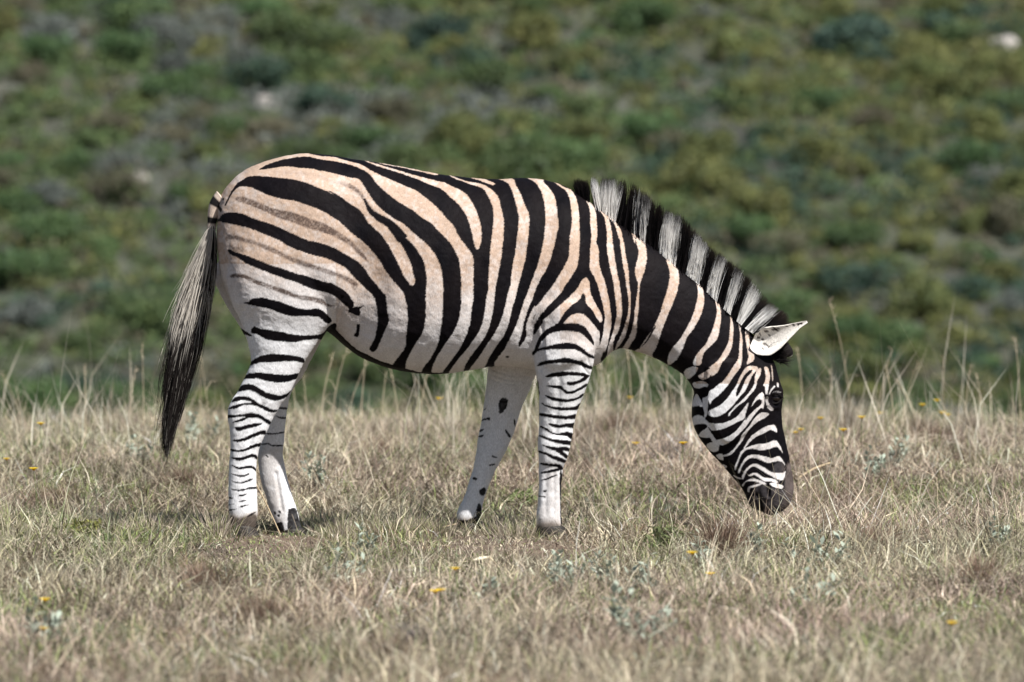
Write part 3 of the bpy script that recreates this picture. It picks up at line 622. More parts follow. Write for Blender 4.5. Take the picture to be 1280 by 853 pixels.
def coat_mat():
    m = bpy.data.materials.new('coat'); m.use_nodes = True
    n, l = m.node_tree.nodes, m.node_tree.links
    p = n['Principled BSDF']
    a = n.new('ShaderNodeAttribute'); a.attribute_name = 'col'
    tc = n.new('ShaderNodeTexCoord')
    mp = n.new('ShaderNodeMapping'); mp.inputs['Scale'].default_value = (1, 1, .45); mp.inputs['Rotation'].default_value = (0, .5, 0)
    l.new(tc.outputs['Object'], mp.inputs['Vector'])
    nz = n.new('ShaderNodeTexNoise'); nz.inputs['Scale'].default_value = 260; nz.inputs['Detail'].default_value = 4
    l.new(mp.outputs[0], nz.inputs['Vector'])
    mr = n.new('ShaderNodeMapRange'); mr.inputs[1].default_value = .3; mr.inputs[2].default_value = .7; mr.inputs[3].default_value = .82; mr.inputs[4].default_value = 1.12
    l.new(nz.outputs['Fac'], mr.inputs[0])
    vm = n.new('ShaderNodeVectorMath'); vm.operation = 'SCALE'
    l.new(a.outputs['Color'], vm.inputs[0]); l.new(mr.outputs[0], vm.inputs['Scale'])
    l.new(vm.outputs[0], p.inputs['Base Color'])
    p.inputs['Roughness'].default_value = .62
    p.inputs['Specular IOR Level'].default_value = .05
    p.inputs['Sheen Weight'].default_value = 0.0
    p.inputs['Sheen Roughness'].default_value = .5
    bp = n.new('ShaderNodeBump'); bp.inputs['Strength'].default_value = .35; bp.inputs['Distance'].default_value = .003
    l.new(nz.outputs['Fac'], bp.inputs['Height']); l.new(bp.outputs[0], p.inputs['Normal'])
    return m
M_COAT = coat_mat()
M_HAIR = attr_mat('hair', .6, .10, transl=.42)
M_HORN = attr_mat('horn', .6, .3, noise_scale=40, noise_amt=.4, bump=.5, bump_scale=90)

zebra = bpy.data.objects.new('zebra', None); COL.objects.link(zebra)
tag(zebra, 'black and white striped zebra grazing with its head down on the dry grass', 'zebra')
link('body', body, M_COAT, zebra)

# ------------------------------------------------------------------ hair strands
def strands(mb, base, tip, bend, w0, c0, c1, seg=4, split=.75, rough=.0):
    """tapered three-sided hairs; base, tip: (n,3); bend: (n,3) offset at the middle"""
    n = len(base)
    tt = np.linspace(0, 1, seg + 1)
    d = tip - base; d /= np.linalg.norm(d, axis=1)[:, None] + 1e-9
    a = np.cross(d, np.array((0.2, 1, .1))); a /= np.linalg.norm(a, axis=1)[:, None] + 1e-9
    b = np.cross(d, a)
    V = np.empty((n, seg + 1, 3, 3)); C = np.empty((n, seg + 1, 3, 3))
    for i, t in enumerate(tt):
        c = base + (tip - base) * t + bend * (4 * t * (1 - t)) if True else 0
        r = (w0 * (1 - .85 * t))[:, None]
        for j in range(3):
            th = 2 * math.pi * j / 3
            V[:, i, j] = c + r * (a * math.cos(th) + b * math.sin(th))
        f = np.clip((t - split) / .12 + .5, 0, 1)
        f = f[:, None] if np.ndim(f) else f
        C[:, i, :] = (c0 * (1 - f) + c1 * f)[:, None, :]
    q = []
    for i in range(seg):
        for j in range(3):
            q.append((i * 3 + j, i * 3 + (j + 1) % 3, (i + 1) * 3 + (j + 1) % 3, (i + 1) * 3 + j))
    q = np.array(q)
    flat = (q[None] + (np.arange(n) * (seg + 1) * 3)[:, None, None]).reshape(-1)
    mb.add_np(V.reshape(-1, 3), flat, np.full(n * len(q), 4), C.reshape(-1, 3))

# mane: base and tip outline along the crest
crest = catmull([(724, 246), (735, 253), (748, 262), (766.6, 275.5), (790, 291), (805, 304), (824, 314), (843, 330), (858, 341), (873, 353), (884, 363), (895, 374), (905, 384), (913, 391), (921, 399), (933, 409), (944, 416), (956, 424), (968, 440)], 12)
tips = catmull([(722, 224), (731, 226), (744, 222), (772, 224), (797, 235), (808, 245), (831, 263), (851, 271), (871, 291), (885, 306), (897, 318), (908, 325), (919, 334), (929, 345), (941, 355), (965, 382), (976, 391), (986, 405), (984, 432)], 12)
WH = [(746, 771), (789, 797), (799, 806.5), (823, 843), (857, 873.5), (884, 895.5), (904.5, 913), (920, 926.5), (932, 941.5)]
n = 17000
u = RNG.random(n) ** .92 * (len(crest) - 1.001)
# clump at the sparse front
ui = u.astype(int); fr = (u - ui)[:, None]
bp_ = crest[ui] * (1 - fr) + crest[ui + 1] * fr
tp_ = tips[ui] * (1 - fr) + tips[ui + 1] * fr
keep = np.ones(n, bool)
gap = ((bp_[:, 0] < 747) & (bp_[:, 0] > 736)) | (bp_[:, 0] < 722)
keep &= ~gap | (RNG.random(n) < .06)
early = bp_[:, 0] < 800
keep &= ~early | (RNG.random(n) < .55 * (.35 + vnoise(bp_[:, 0], bp_[:, 0] * 0, 5, 61)))
bp_, tp_ = bp_[keep], tp_[keep]; n = len(bp_)
clump = np.floor(bp_[:, 0] / 4.5)
cj = vnoise(clump, clump * 0, 1.0, 63) - .5
ln = .80 + .24 * RNG.random(n) - .35 * (RNG.random(n) < .25) * RNG.random(n)
clump = np.floor(bp_[:, 0] / 4.5)
yb = RNG.normal(0, .014, n)
B3 = np.array([unproj(a, b + 3, y) for (a, b), y in zip(bp_, yb)])
T3 = np.array([unproj(a + (b2 - a) * l + cx * 7 + j, b + (c2 - b) * l + j2, y) for (a, b), (b2, c2), l, y, j, j2, cx in zip(bp_, tp_, ln, yb * 1.1 + RNG.normal(0, .018, n), RNG.normal(0, 2.0, n), RNG.normal(0, 1.2, n), cj)])
iswh = np.zeros(n, bool)
bx = bp_[:, 0] + RNG.normal(0, .45, n) + cj * 2.2
ln = ln * (1 + .30 * cj) * (1 - .22 * (RNG.random(n) < .4) * RNG.random(n))
for a, b2 in WH: iswh |= (bx > a) & (bx < b2)
grayish = (bx > 789) & (bx < 797)
c0 = np.where(iswh[:, None], np.array((.98, .97, .95)) * (.9 + .10 * RNG.random(n))[:, None], np.array((.014, .012, .013)) * (.7 + RNG.random(n))[:, None])
c0[grayish & (RNG.random(n) < .5)] = (.05, .05, .06)
c1 = np.array((.03, .022, .018)) * (.6 + RNG.random(n))[:, None]
mm = MB()
strands(mm, B3, T3, RNG.normal(0, .004, (n, 3)), .0013 + .0009 * RNG.random(n), c0, c1, 4, split=.79 / ln + RNG.normal(0, .06, n))
link('mane', mm.mesh('mane'), M_HAIR, zebra)
# forelock and poll fuzz
n = 900
th = RNG.random(n)
fb = np.array([unproj(952 + 22 * a + RNG.normal(0, 1.5), 428 + 24 * a * a + RNG.normal(0, 2), RNG.normal(0, .02)) for a in th])
ft = np.array([unproj(962 + 24 * a + RNG.normal(0, 4), 414 + 38 * a + RNG.normal(0, 5), RNG.normal(0, .03)) for a in th])
mm = MB(); strands(mm, fb, ft, RNG.normal(0, .004, (n, 3)), np.full(n, .0014), np.tile((.012, .01, .01), (n, 1)), np.tile((.025, .019, .016), (n, 1)), 3)
link('forelock', mm.mesh('forelock'), M_HAIR, zebra)

# tail
tail = bpy.data.objects.new('tail', None)
tm = MB()
dock = catmull([(279, 248), (271, 256), (266.5, 268), (264.5, 284), (263, 300), (261, 318), (257, 338), (252, 358)], 6)
dp = np.array([unproj(a, b, -.012) for a, b in dock]); nd = len(dp)
dc = np.tile((.62, .50, .41), (nd, 1))
for i, (a, b) in enumerate(dock):
    for s0, s1 in ((252, 258), (272, 279), (289, 294), (306, 310)):
        if s0 < b < s1: dc[i] = (.02, .018, .018)
tm.tube(dp, np.interp(np.arange(nd), [0, 8, 16, nd - 1], [.036, .026, .017, .009]), dc, 10)
tail_o = link('tail', tm.mesh('tail', True), M_COAT, zebra)
n = 6500
s_ = RNG.random(n)
cl = catmull([(265, 282), (260, 310), (252, 345), (244, 375), (237, 410), (228, 450), (220, 490), (214, 525), (208, 562)], 10)
tl = s_ * .72
L = .22 + .2 * RNG.random(n)
e = np.clip(tl + L + .06 * RNG.normal(size=n), 0, 1)
e = np.where((RNG.random(n) < .45) & (s_ > .25), np.clip(.55 + .45 * RNG.random(n) ** .8, e, 1), e)
def along(v):
    f = np.clip(v, 0, .9999) * (len(cl) - 1); i = f.astype(int); g_ = (f - i)[:, None]
    return cl[i] * (1 - g_) + cl[i + 1] * g_
side = RNG.normal(0, .45, n).clip(-1, 1)
wdt = lambda v: np.interp(v, [0, .1, .2, .4, .6, .8, 1], [6, 9, 14, 20, 19, 9, 1.5])
pb, pe, pm = along(tl), along(e), along((tl + e) / 2)
strag = np.where(RNG.random(n) < .30, -RNG.random(n) ** 2 * 17, RNG.normal(0, 2.5, n)) * np.where(tl > .42, .5, 1) + 5 * (vnoise(np.floor(side * 9), np.floor(side * 9) * 0, 1.0, 72) - .5)
yb = RNG.normal(0, .012, n)
B3 = np.array([unproj(p[0] + s1 * w_ * .55, p[1], y - .012) for p, s1, w_, y in zip(pb, side, wdt(tl), yb)])
sk = np.array([min(0., s1) for s1 in side])
T3 = np.array([unproj(p[0] + s1 * w_ + g_, p[1] + j, y * 1.4 - .012) for p, s1, w_, y, j, g_ in zip(pe, side, wdt(e), yb, RNG.normal(0, 7, n), strag)])
M3 = np.array([unproj(p[0] + s1 * w_ + g_ * .3, p[1], y * 1.3 - .012) for p, s1, w_, y, g_ in zip(pm, side, wdt((tl + e) / 2), yb, strag)])
bend = M3 - (B3 + T3) / 2 + RNG.normal(0, .006, (n, 3))
pale = np.array((.74, .69, .62)) * (.6 + .45 * RNG.random(n))[:, None]
darkc = np.array((.016, .013, .012)) * (.6 + RNG.random(n))[:, None]
mix = vnoise(side * 40, side * 0, 6, 71)
drk = ((tl > .48) & (RNG.random(n) < .93)) | ((side > .45) & (RNG.random(n) < .5)) | (RNG.random(n) < .05 + .2 * (mix > .66))
c0 = np.where(drk[:, None], darkc, pale)
hit = np.clip((.54 + .05 * RNG.normal(size=n) - tl) / np.maximum(e - tl, .02), 0, 1.4)
strsplit = hit
strands(tm2 := MB(), B3, T3, bend, .0012 + .0008 * RNG.random(n), c0, np.where((RNG.random(n) < .08)[:, None], pale * .5, darkc), 6, split=strsplit)
link('tail_hair', tm2.mesh('tail_hair'), M_HAIR, tail_o)

# ears: cupped leaves
def ear(name, axis_pts, widths, yb, yt, open_dir, c_in, c_out, marks):
    mb = MB()
    ax = catmull(axis_pts, 6); n_ = len(ax); wd = np.interp(np.linspace(0, 1, n_), np.linspace(0, 1, len(widths)), widths)
    W = 13
    d = np.gradient(ax, axis=0); d /= np.linalg.norm(d, axis=1)[:, None]
    for side_, off in ((0, 0.0), (1, .004)):
        vv, cc = [], []
        for i in range(n_):
            y = yb + (yt - yb) * i / (n_ - 1)
            nr = np.array((-d[i, 1], d[i, 0]))
            for j in range(W):
                s = (j / (W - 1) * 2 - 1)
                p = ax[i] + nr * s * wd[i]
                cup = (1 - s * s) * wd[i] * S * .55 * (1 - .6 * i / (n_ - 1))
                q = unproj(p[0], p[1], y + open_dir * (cup + off))
                vv.append(q)
                c = np.array(c_out if side_ else c_in) * (.9 + .2 * random.random())
                if not side_ and marks:
                    for (mx, my, mr_) in marks:
                        if math.hypot(p[0] - mx, (p[1] - my) * 1.3) < mr_: c = np.array((.03, .018, .015))
                if i > n_ - 3: c = np.array((.7, .68, .64)) if not marks else c
                cc.append(c)
        fs = [(i * W + j, i * W + j + 1, (i + 1) * W + j + 1, (i + 1) * W + j) for i in range(n_ - 1) for j in range(W - 1)]
        mb.add(vv, fs if not side_ else [f[::-1] for f in fs], np.array(cc))
    o_ = n_ * W
    rim = [i * W for i in range(n_)] + [(n_ - 1) * W + j for j in range(1, W)] + [i * W + W - 1 for i in range(n_ - 2, -1, -1)]
    mb.f.extend(sum([[a, b2, b2 + o_, a + o_] for a, b2 in zip(rim[:-1], rim[1:])], [])); mb.c.extend([4] * (len(rim) - 1))
    return link(name, mb.mesh(name, True), M_COAT, zebra)
ear('ear', [(941, 425), (948, 427.5), (958, 426.5), (970, 421.5), (984, 414.5), (998, 407), (1009, 402.5)], [9, 16, 18.5, 15, 9, 4, 1.2], -.062, -.10, 1, (.88, .83, .76), (.7, .65, .6),
    [(950, 418, 1.8), (948, 422, 2.2), (953, 425, 1.6), (956, 429, 2), (958, 415, 2.4), (959, 432, 1.6), (968, 411.5, 2.6), (972, 412, 2), (962, 420, 1.4), (985, 408.2, 1.5), (992, 406.5, 2.0), (998, 405.5, 2.2), (1002, 404.6, 1.8), (954, 437, 1.6), (946, 436, 1.2)])
ear('ear', [(956, 436), (964, 436), (972, 437), (980, 439), (986, 442), (989, 446)], [8, 13, 15, 12, 7, 1.2], .05, .10, -1, (.03, .026, .024), (.018, .016, .016), [])
# eyes
import bmesh
def ball(name, c, r, mat, col, parent, sx=(1, 1, 1)):
    b_ = bmesh.new(); bmesh.ops.create_uvsphere(b_, u_segments=24, v_segments=16, radius=r)
    me = bpy.data.meshes.new(name); b_.to_mesh(me); b_.free()
    for v in me.vertices: v.co = Vector((v.co.x * sx[0] + c[0], v.co.y * sx[1] + c[1], v.co.z * sx[2] + c[2]))
    set_color(me, np.tile(col, (len(me.vertices), 1)))
    for p_ in me.polygons: p_.use_smooth = True
    return link(name, me, mat, parent)
M_EYE = attr_mat('eye', .08, .6)
def surf_y(qx, qy, near=True):
    px_, py_ = proj(co); m_ = (np.abs(px_ - qx) < 2.2) & (np.abs(py_ - qy) < 2.2)
    ys = co[m_, 1]
    return ys.min() if near else ys.max()
ye = surf_y(969, 498)
ball('eye', unproj(969.3, 498, ye + .008), .0165, M_EYE, (.012, .008, .006), zebra, (1.0, .75, .8))
yf = surf_y(957, 498, False)
ball('eye', unproj(957, 498, yf - .009), .0165, M_EYE, (.012, .008, .006), zebra, (1.0, .75, .8))
# eyelids with lashes
lid = MB()
up = [unproj(a, b, ye - .004 + dy) for a, b, dy in ((961.5, 500, .010), (964, 494.5, .002), (969, 491.8, -.003), (974, 493.5, .002), (977, 498, .012))]
lid.tube(catmull(up, 5), .0042, (.016, .014, .014), 7)
lo = [unproj(a, b, ye - .003 + dy) for a, b, dy in ((961.5, 500, .010), (964.5, 503.6, .002), (969.5, 504.6, -.001), (974, 502.5, .003), (977, 498, .012))]
lid.tube(catmull(lo, 5), .0030, (.022, .019, .018), 7)
for q in np.linspace(.15, .9, 12):
    i = catmull(up, 5)[int(q * 20)]
    lid.tube([i, i + np.array((.004 + .008 * (q - .3), -.012, -.004)), i + np.array((.010 + .014 * (q - .3), -.018, -.012))], [.0009, .0007, .0003], (.012, .01, .01), 3)
link('eyelid', lid.mesh('eyelid', True), M_HAIR, zebra)
# hooves
def hoof(tx0, tx1, ty, bx0, bx1, by, yc, hw, toe_y=None):
    mb = MB()
    rows = [(tx0 + 1, ty, tx1 - 1, ty, hw * .86, yc), (tx0 - .5, ty + 2, tx1 + .5, ty + 2, hw, yc), ((tx0 + bx0) / 2, (ty + by) / 2, (tx1 + bx1) / 2, (ty + (toe_y or by)) / 2, hw * 1.08, yc), (bx0, by, bx1, toe_y or by, hw * 1.15, yc), (bx0 + 1, by + .6, bx1 - 1, (toe_y or by) + .6, hw * 1.0, yc)]
    loft(mb, rows, K=28, n=2.1, sub=3, col=(.020, .017, .0145))
    return link('hoof', mb.mesh('hoof', True), M_HORN, zebra)
hoof(289, 317, 656, 285, 325, 671, NH, .036)
hoof(350, 380, 660, 353, 389, 674, FH + .01, .036, 685)
hoof(672, 706, 657, 668, 712, 673, NF, .038)
hoof(574, 601, 653, 570, 604, 671, FF, .038)
# ------------------------------------------------------------------ grass on the plateau
def blades(n_or_xy, length, width, lean, cols, curv=.5, zoff=0.0, tipc=None):
    x, y = n_or_xy
    n = len(x)
    z = ground_z(x, y) - .004 + zoff
    az = RNG.random(n) * 2 * math.pi
    L = length; ln = lean
    d1 = np.stack([np.cos(az) * np.sin(ln), np.sin(az) * np.sin(ln), np.cos(ln)], 1)
    l2 = np.clip(ln + curv * RNG.random(n) * 1.3, 0, 1.62)
    az2 = az + RNG.normal(0, .35, n)
    d2 = np.stack([np.cos(az2) * np.sin(l2), np.sin(az2) * np.sin(l2), np.cos(l2)], 1)
    p0 = np.stack([x, y, z], 1); p1 = p0 + d1 * (L * .5)[:, None]; p2 = p1 + d2 * (L * .5)[:, None]
    fa = RNG.random(n) * math.pi
    sd = np.stack([np.cos(fa), np.sin(fa) * .6, RNG.normal(0, .2, n)], 1) * (width / 2)[:, None]
    V = np.stack([p0 - sd, p0 + sd, p1 + sd * .85, p1 - sd * .85, p2], 1).reshape(-1, 3)
    C = np.repeat(cols, 5, axis=0).reshape(n, 5, 3)
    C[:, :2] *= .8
    if tipc is not None: C[:, 4] = tipc
    o = (np.arange(n) * 5)[:, None]
    flat = (o + np.array([0, 1, 2, 3, 3, 2, 4])[None]).ravel()
    return V, flat, np.tile([4, 3], n), C.reshape(-1, 3)

def field(n, y0, y1, xm, margin=False):
    y = y0 + (y1 - y0) * RNG.random(n)
    hw = (25 + y) * .0755 + .25
    x = (RNG.random(n) * 2 - 1) * hw * xm
    if margin:
        x = np.sign(x) * (hw + np.abs(x) * 1.0)
    return x, y
STRAW = np.array([(.44, .375, .275), (.38, .32, .255), (.52, .455, .35), (.32, .27, .23), (.41, .335, .28), (.26, .21, .17), (.20, .15, .12), (.62, .56, .46)])
GREEN = np.array([(.19, .235, .08), (.24, .275, .11), (.14, .19, .07), (.29, .30, .14), (.22, .25, .15)])
GREYL = np.array([(.33, .37, .29), (.28, .31, .25), (.38, .40, .33)])
def grass_mesh(n, margin=False):
    parts = []
    feet = [(-.99, NH), (-.80, FH), (.14, NF), (-.155, FF)]
    def short(x, y):
        f = np.ones(len(x))
        for fx, fy in feet: f -= .85 * np.exp(-((x - fx) / .2) ** 2 - ((y - fy + .7) / .9) ** 2)
        return np.clip(f, .17, 1)
    def addp(frac, sel, Lr, Wr, lean, pal, curv=.6, zoff=0.0, tint=True):
        x, y = field(int(n * frac * 2.4), -7.8, CREST + 2.6, 1.0 if not margin else 1.0, margin)
        m = sel(x, y); x, y = x[m][:int(n * frac)], y[m][:int(n * frac)]
        k = len(x)
        L = (Lr[0] + (Lr[1] - Lr[0]) * RNG.random(k) ** 1.6) * (.45 + .75 * vnoise(x, y, .33, 90) + .75 * vnoise(x, y, .11, 97)) * (.75 + .5 * vnoise(x, y, 1.1, 95)) * short(x, y)
        W = Wr[0] + (Wr[1] - Wr[0]) * RNG.random(k)
        ln = np.abs(RNG.normal(lean[0], lean[1], k)).clip(0, 1.5)
        ci = np.where(RNG.random(k) < .62, (vnoise(np.floor(x / .055), np.floor(y / .16), 1.0, 98) * 7919 % 1 * len(pal)).astype(int), RNG.integers(0, len(pal), k))
        c = pal[ci] * (.36 + 1.12 * RNG.random(k) ** 1.3)[:, None]
        if tint:
            pk = vnoise(x, y, 1.3, 81)[:, None]; br = vnoise(x, y * .6, .55, 82)[:, None]
            c = c * (np.array((1.10, 1.0, 1.02)) * pk + np.array((1.0, 1.09, .95)) * (1 - pk)) * (.50 + .62 * br + .34 * vnoise(x, y, .10, 99)[:, None])
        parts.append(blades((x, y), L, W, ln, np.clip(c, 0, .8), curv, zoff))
    bare = lambda x, y: np.clip(1.15 - 4.5 * np.clip(vnoise(x, y * .5, .34, 101) - .70, 0, 1), .12, 1) - .8 * (np.exp(-(((x + 1.0) / .12) ** 2 + ((y + 2.1) / .35) ** 2)) + np.exp(-(((x - .44) / .12) ** 2 + ((y + 5.4) / .4) ** 2)))
    allm = lambda x, y: RNG.random(len(x)) < (.05 + 1.2 * vnoise(x, y, .26, 83)) * bare(x, y)
    addp(.42, allm, (.04, .14), (.0026, .0066), (1.15, .36), STRAW, .7)                # matted dry litter
    addp(.20, allm, (.05, .14), (.0020, .0044), (.80, .42), STRAW, .9)                 # upright dry leaves
    addp(.018, lambda x, y: RNG.random(len(x)) < .2 + 1.2 * (vnoise(x, y, .6, 84) > .62), (.14, .30), (.0016, .0028), (.75, .35), STRAW[[0, 2, 7, 4]], .8)
    addp(.0026, lambda x, y: (y > 3.8) & (vnoise(x, y * 0, .4, 96) > .4), (.22, .50), (.0024, .0042), (.26, .2), STRAW[[2, 7, 7]], .5, 0, False)
    gsel = lambda x, y: RNG.random(len(x)) < np.clip((vnoise(x, y, .22, 85) * .7 + vnoise(x, y, 1.2, 86) * .5 - .42) * 2.6 - .5 * np.clip((y - 2) / 6, 0, .6), .04, 1)
    addp(.27, gsel, (.03, .10), (.0026, .0056), (.85, .42), GREEN, .7, 0, False)
    addp(.03, lambda x, y: vnoise(x, y, .28, 87) > .70, (.025, .06), (.004, .008), (.7, .4), GREYL, .4, 0, False)
    addp(.15, lambda x, y: (vnoise(x, y, .22, 88) > .54), (.03, .10), (.0022, .005), (1.0, .4), np.array([(.15, .10, .07), (.11, .075, .055), (.20, .14, .10)]), .6)
    if not margin:
        addp(.012, lambda x, y: (y > 3.4) & (RNG.random(len(x)) < .25 + .75 * vnoise(x, y * 0, .5, 89)), (.06, .17), (.0016, .0036), (.40, .28), STRAW[[0, 2, 7, 3, 4]], .45)
        addp(.03, lambda x, y: (y > 5.6), (.05, .13), (.002, .004), (.45, .25), GREEN, .5, 0, False)
    V, F, K, C = [], [], [], []; off = 0
    for v, f, k, c in parts:
        V.append(v); F.append(f + off); K.append(k); C.append(c); off += len(v)
    me = mesh_np('grass', np.concatenate(V), np.concatenate(F), np.concatenate(K))
    set_color(me, np.concatenate(C))
    return me
M_GRASS = attr_mat('grass', .75, .15, transl=.16)
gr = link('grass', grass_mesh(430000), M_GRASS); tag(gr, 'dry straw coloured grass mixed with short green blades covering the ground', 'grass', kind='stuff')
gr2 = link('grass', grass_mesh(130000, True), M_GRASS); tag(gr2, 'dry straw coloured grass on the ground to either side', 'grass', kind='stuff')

# ------------------------------------------------------------------ small plants of the plateau
def place(o, p, rz=None, sc=1.0):
    o.location = p; o.rotation_euler = (0, 0, random.random() * 6.28 if rz is None else rz); o.scale = (sc, sc, sc)
def copies(protos, spots, label, cat, group, sc=(.8, 1.2), lift=0.0):
    used = set()
    for i, (px_, py_) in enumerate(spots):
        src = protos[i % len(protos)]
        if i < len(protos): o = src
        else:
            o = src.copy(); COL.objects.link(o)
            for ch in list(src.children):
                c = ch.copy(); COL.objects.link(c); c.parent = o
        p = gplat(px_, py_); place(o, (p[0], p[1], float(ground_z(p[0], p[1])) + lift), None, random.uniform(*sc))
        tag(o, label, cat, group)
    for o in protos[len(spots):]: bpy.data.objects.remove(o)

M_PLANT = attr_mat('plant', .7, .2, transl=.2)
def rosette(mb, n_, r, h, col, lw=.011):
    for i in range(n_):
        a = random.random() * 6.28; l = r * random.uniform(.5, 1.1); e = random.uniform(.25, 1.25); hz = h * random.uniform(.0, .8)
        d = np.array((math.cos(a) * math.cos(e), math.sin(a) * math.cos(e), math.sin(e))); s = np.array((-math.sin(a), math.cos(a), 0)) * lw * random.uniform(.6, 1.1)
        b0 = np.array((random.gauss(0, r * .25), random.gauss(0, r * .25), hz)); p1 = b0 + d * l * .5; p2 = b0 + d * l - np.array((0, 0, l * .15))
        c = np.array(col) * random.uniform(.75, 1.2)
        mb.add([b0 - s * .3, b0 + s * .3, p1 + s, p1 - s, p2 + s * .2, p2 - s * .2], [(0, 1, 2, 3), (3, 2, 4, 5)], c)
protos = []
for i in range(3):
    mb = MB()
    for k in range(5):
        x0, y0, hh = random.gauss(0, .035), random.gauss(0, .035), random.uniform(.05, .11)
        mb.tube([(0, 0, -.01), (x0 * .7, y0 * .7, hh * .3), (x0 * 1.3, y0 * 1.3, hh)], [.004, .003, .002], (.27, .28, .21), 4)
        sub = MB(); rosette(sub, 12, .035, hh * 1.3, (.34, .385, .31), .008)
        for v, c in zip(sub.v, sub.col):
            mb.add(v + np.array((x0, y0, .01)), [(0, 1, 2, 3), (3, 2, 4, 5)], c)
    protos.append(link('silver_herb', mb.mesh('silver_herb'), M_PLANT))
copies(protos, [(695, 738), (601, 758), (802, 805), (828, 806), (811, 745), (452, 712), (1003, 765), (872, 713), (1115, 583), (175, 578), (40, 820), (408, 614), (418, 735), (1085, 600), (960, 700), (1010, 720), (700, 745), (770, 740), (240, 560), (1240, 690)],
       'small silvery green herb with short upright leaves in the dry grass', 'herb', 'silvery herbs scattered in the grass', (.95, 1.4))
protos = []
for i in range(3):
    t_ = bpy.data.objects.new('yellow_flower', None); COL.objects.link(t_)
    hh = .07 + .03 * i
    mb = MB(); mb.tube([(0, 0, 0), (.008, .004, hh * .6), (.012, .0, hh)], [.0016, .0014, .0012], (.16, .19, .08), 4)
    link('stem', mb.mesh('stem'), M_PLANT, t_)
    mb = MB()
    for k in range(11):
        a = k * 6.283 / 11
        d = np.array((math.cos(a), math.sin(a) * .9, .35)); s = np.array((-math.sin(a), math.cos(a), 0)) * .0034
        b0 = np.array((.012, 0, hh)); mb.add([b0 - s * .5, b0 + s * .5, b0 + d * .013 + s, b0 + d * .013 - s], [(0, 1, 2, 3)], (.88, .62, .02))
    mb.tube([(.012, 0, hh - .002), (.012, 0, hh + .004)], [.004, .0045], (.7, .36, .01), 8)
    link('flower_head', mb.mesh('flower_head'), attr_mat('petal', .6, .2, transl=.25) if i == 0 else bpy.data.materials['petal'], t_)
    protos.append(t_)
copies(protos, [(12, 601), (54, 577), (46, 653), (58, 824), (56, 810), (547, 525), (546, 785), (557, 789), (575, 777), (799, 586), (850, 597), (784, 520), (1175, 530), (1156, 546), (1173, 549), (1183, 519), (1057, 586), (1073, 581), (991, 570), (998, 574), (1030, 570), (1097, 541), (1187, 845), (872, 766), (886, 757), (852, 597)],
       'tiny yellow daisy flower on a thin stem in the grass', 'flower', 'yellow flowers dotted through the grass', (1.2, 1.6))
# tall dry stalks along the crest
protos = []
for i in range(5):
    mb = MB(); hh = 1.0
    bx_, by_ = random.uniform(-.22, .22), random.uniform(-.1, .1)
    pts = catmull([(0, 0, -.03), (bx_ * .2, by_ * .2, .35), (bx_ * .55, by_ * .5, .7), (bx_, by_, 1.0)], 4)
    c = np.array((.55, .46, .33)) * random.uniform(.8, 1.15)
    mb.tube(pts, np.linspace(.0042, .0018, len(pts)), c, 4)
    for k in range(9):
        p = pts[-1 - k // 3] + np.array((random.gauss(0, .006), random.gauss(0, .006), random.uniform(-.03, .02)))
        mb.tube([p, p + np.array((random.gauss(0, .02), random.gauss(0, .02), .035))], [.0028, .0008], c * .95, 3)
    for k in range(3):
        p = pts[random.randint(1, 6)]; a = random.random() * 6.28
        mb.tube([p, p + np.array((math.cos(a) * .05, math.sin(a) * .05, .10)), p + np.array((math.cos(a) * .13, math.sin(a) * .13, .11))], [.0028, .002, .0006], c * .9, 3)
    protos.append(link('grass_stalk', mb.mesh('grass_stalk'), M_PLANT))
stalks = [(107, 508, .17), (1066, 506, .31), (1276, 520, .22), (385, 505, .17), (398, 512, .2), (412, 508, .22), (430, 515, .18), (450, 512, .21), (476, 516, .16), (500, 514, .17), (522, 520, .17), (545, 512, .14), (590, 520, .19),
          (735, 520, .2), (745, 516, .24), (757, 522, .2), (768, 515, .17), (791, 515, .21), (812, 520, .17), (835, 518, .2), (850, 525, .16), (160, 515, .16), (180, 520, .22), (222, 525, .2), (250, 510, .17), (262, 518, .21), (30, 515, .15),
          (1005, 530, .2), (1040, 520, .15), (1095, 515, .2), (1125, 512, .17), (1150, 516, .13), (1205, 520, .16), (1230, 515, .14), (1180, 525, .18), (345, 520, .12), (655, 520, .14), (712, 520, .17), (372, 520, .2), (1120, 560, .18)]
for i, (px_, py_, h_) in enumerate(stalks):
    src = protos[i % 5]
    o = src if i < 5 else src.copy()
    if i >= 5: COL.objects.link(o)
    p = gplat(px_, py_); o.location = (p[0], p[1], float(ground_z(p[0], p[1]))); o.rotation_euler = (0, 0, random.random() * 6.28); s_ = h_ * 2.0
    o.scale = (.5, .5, s_)
    tag(o, 'tall thin dry grass stalk standing along the far edge of the grass', 'grass stalk', 'tall dry stalks along the crest')
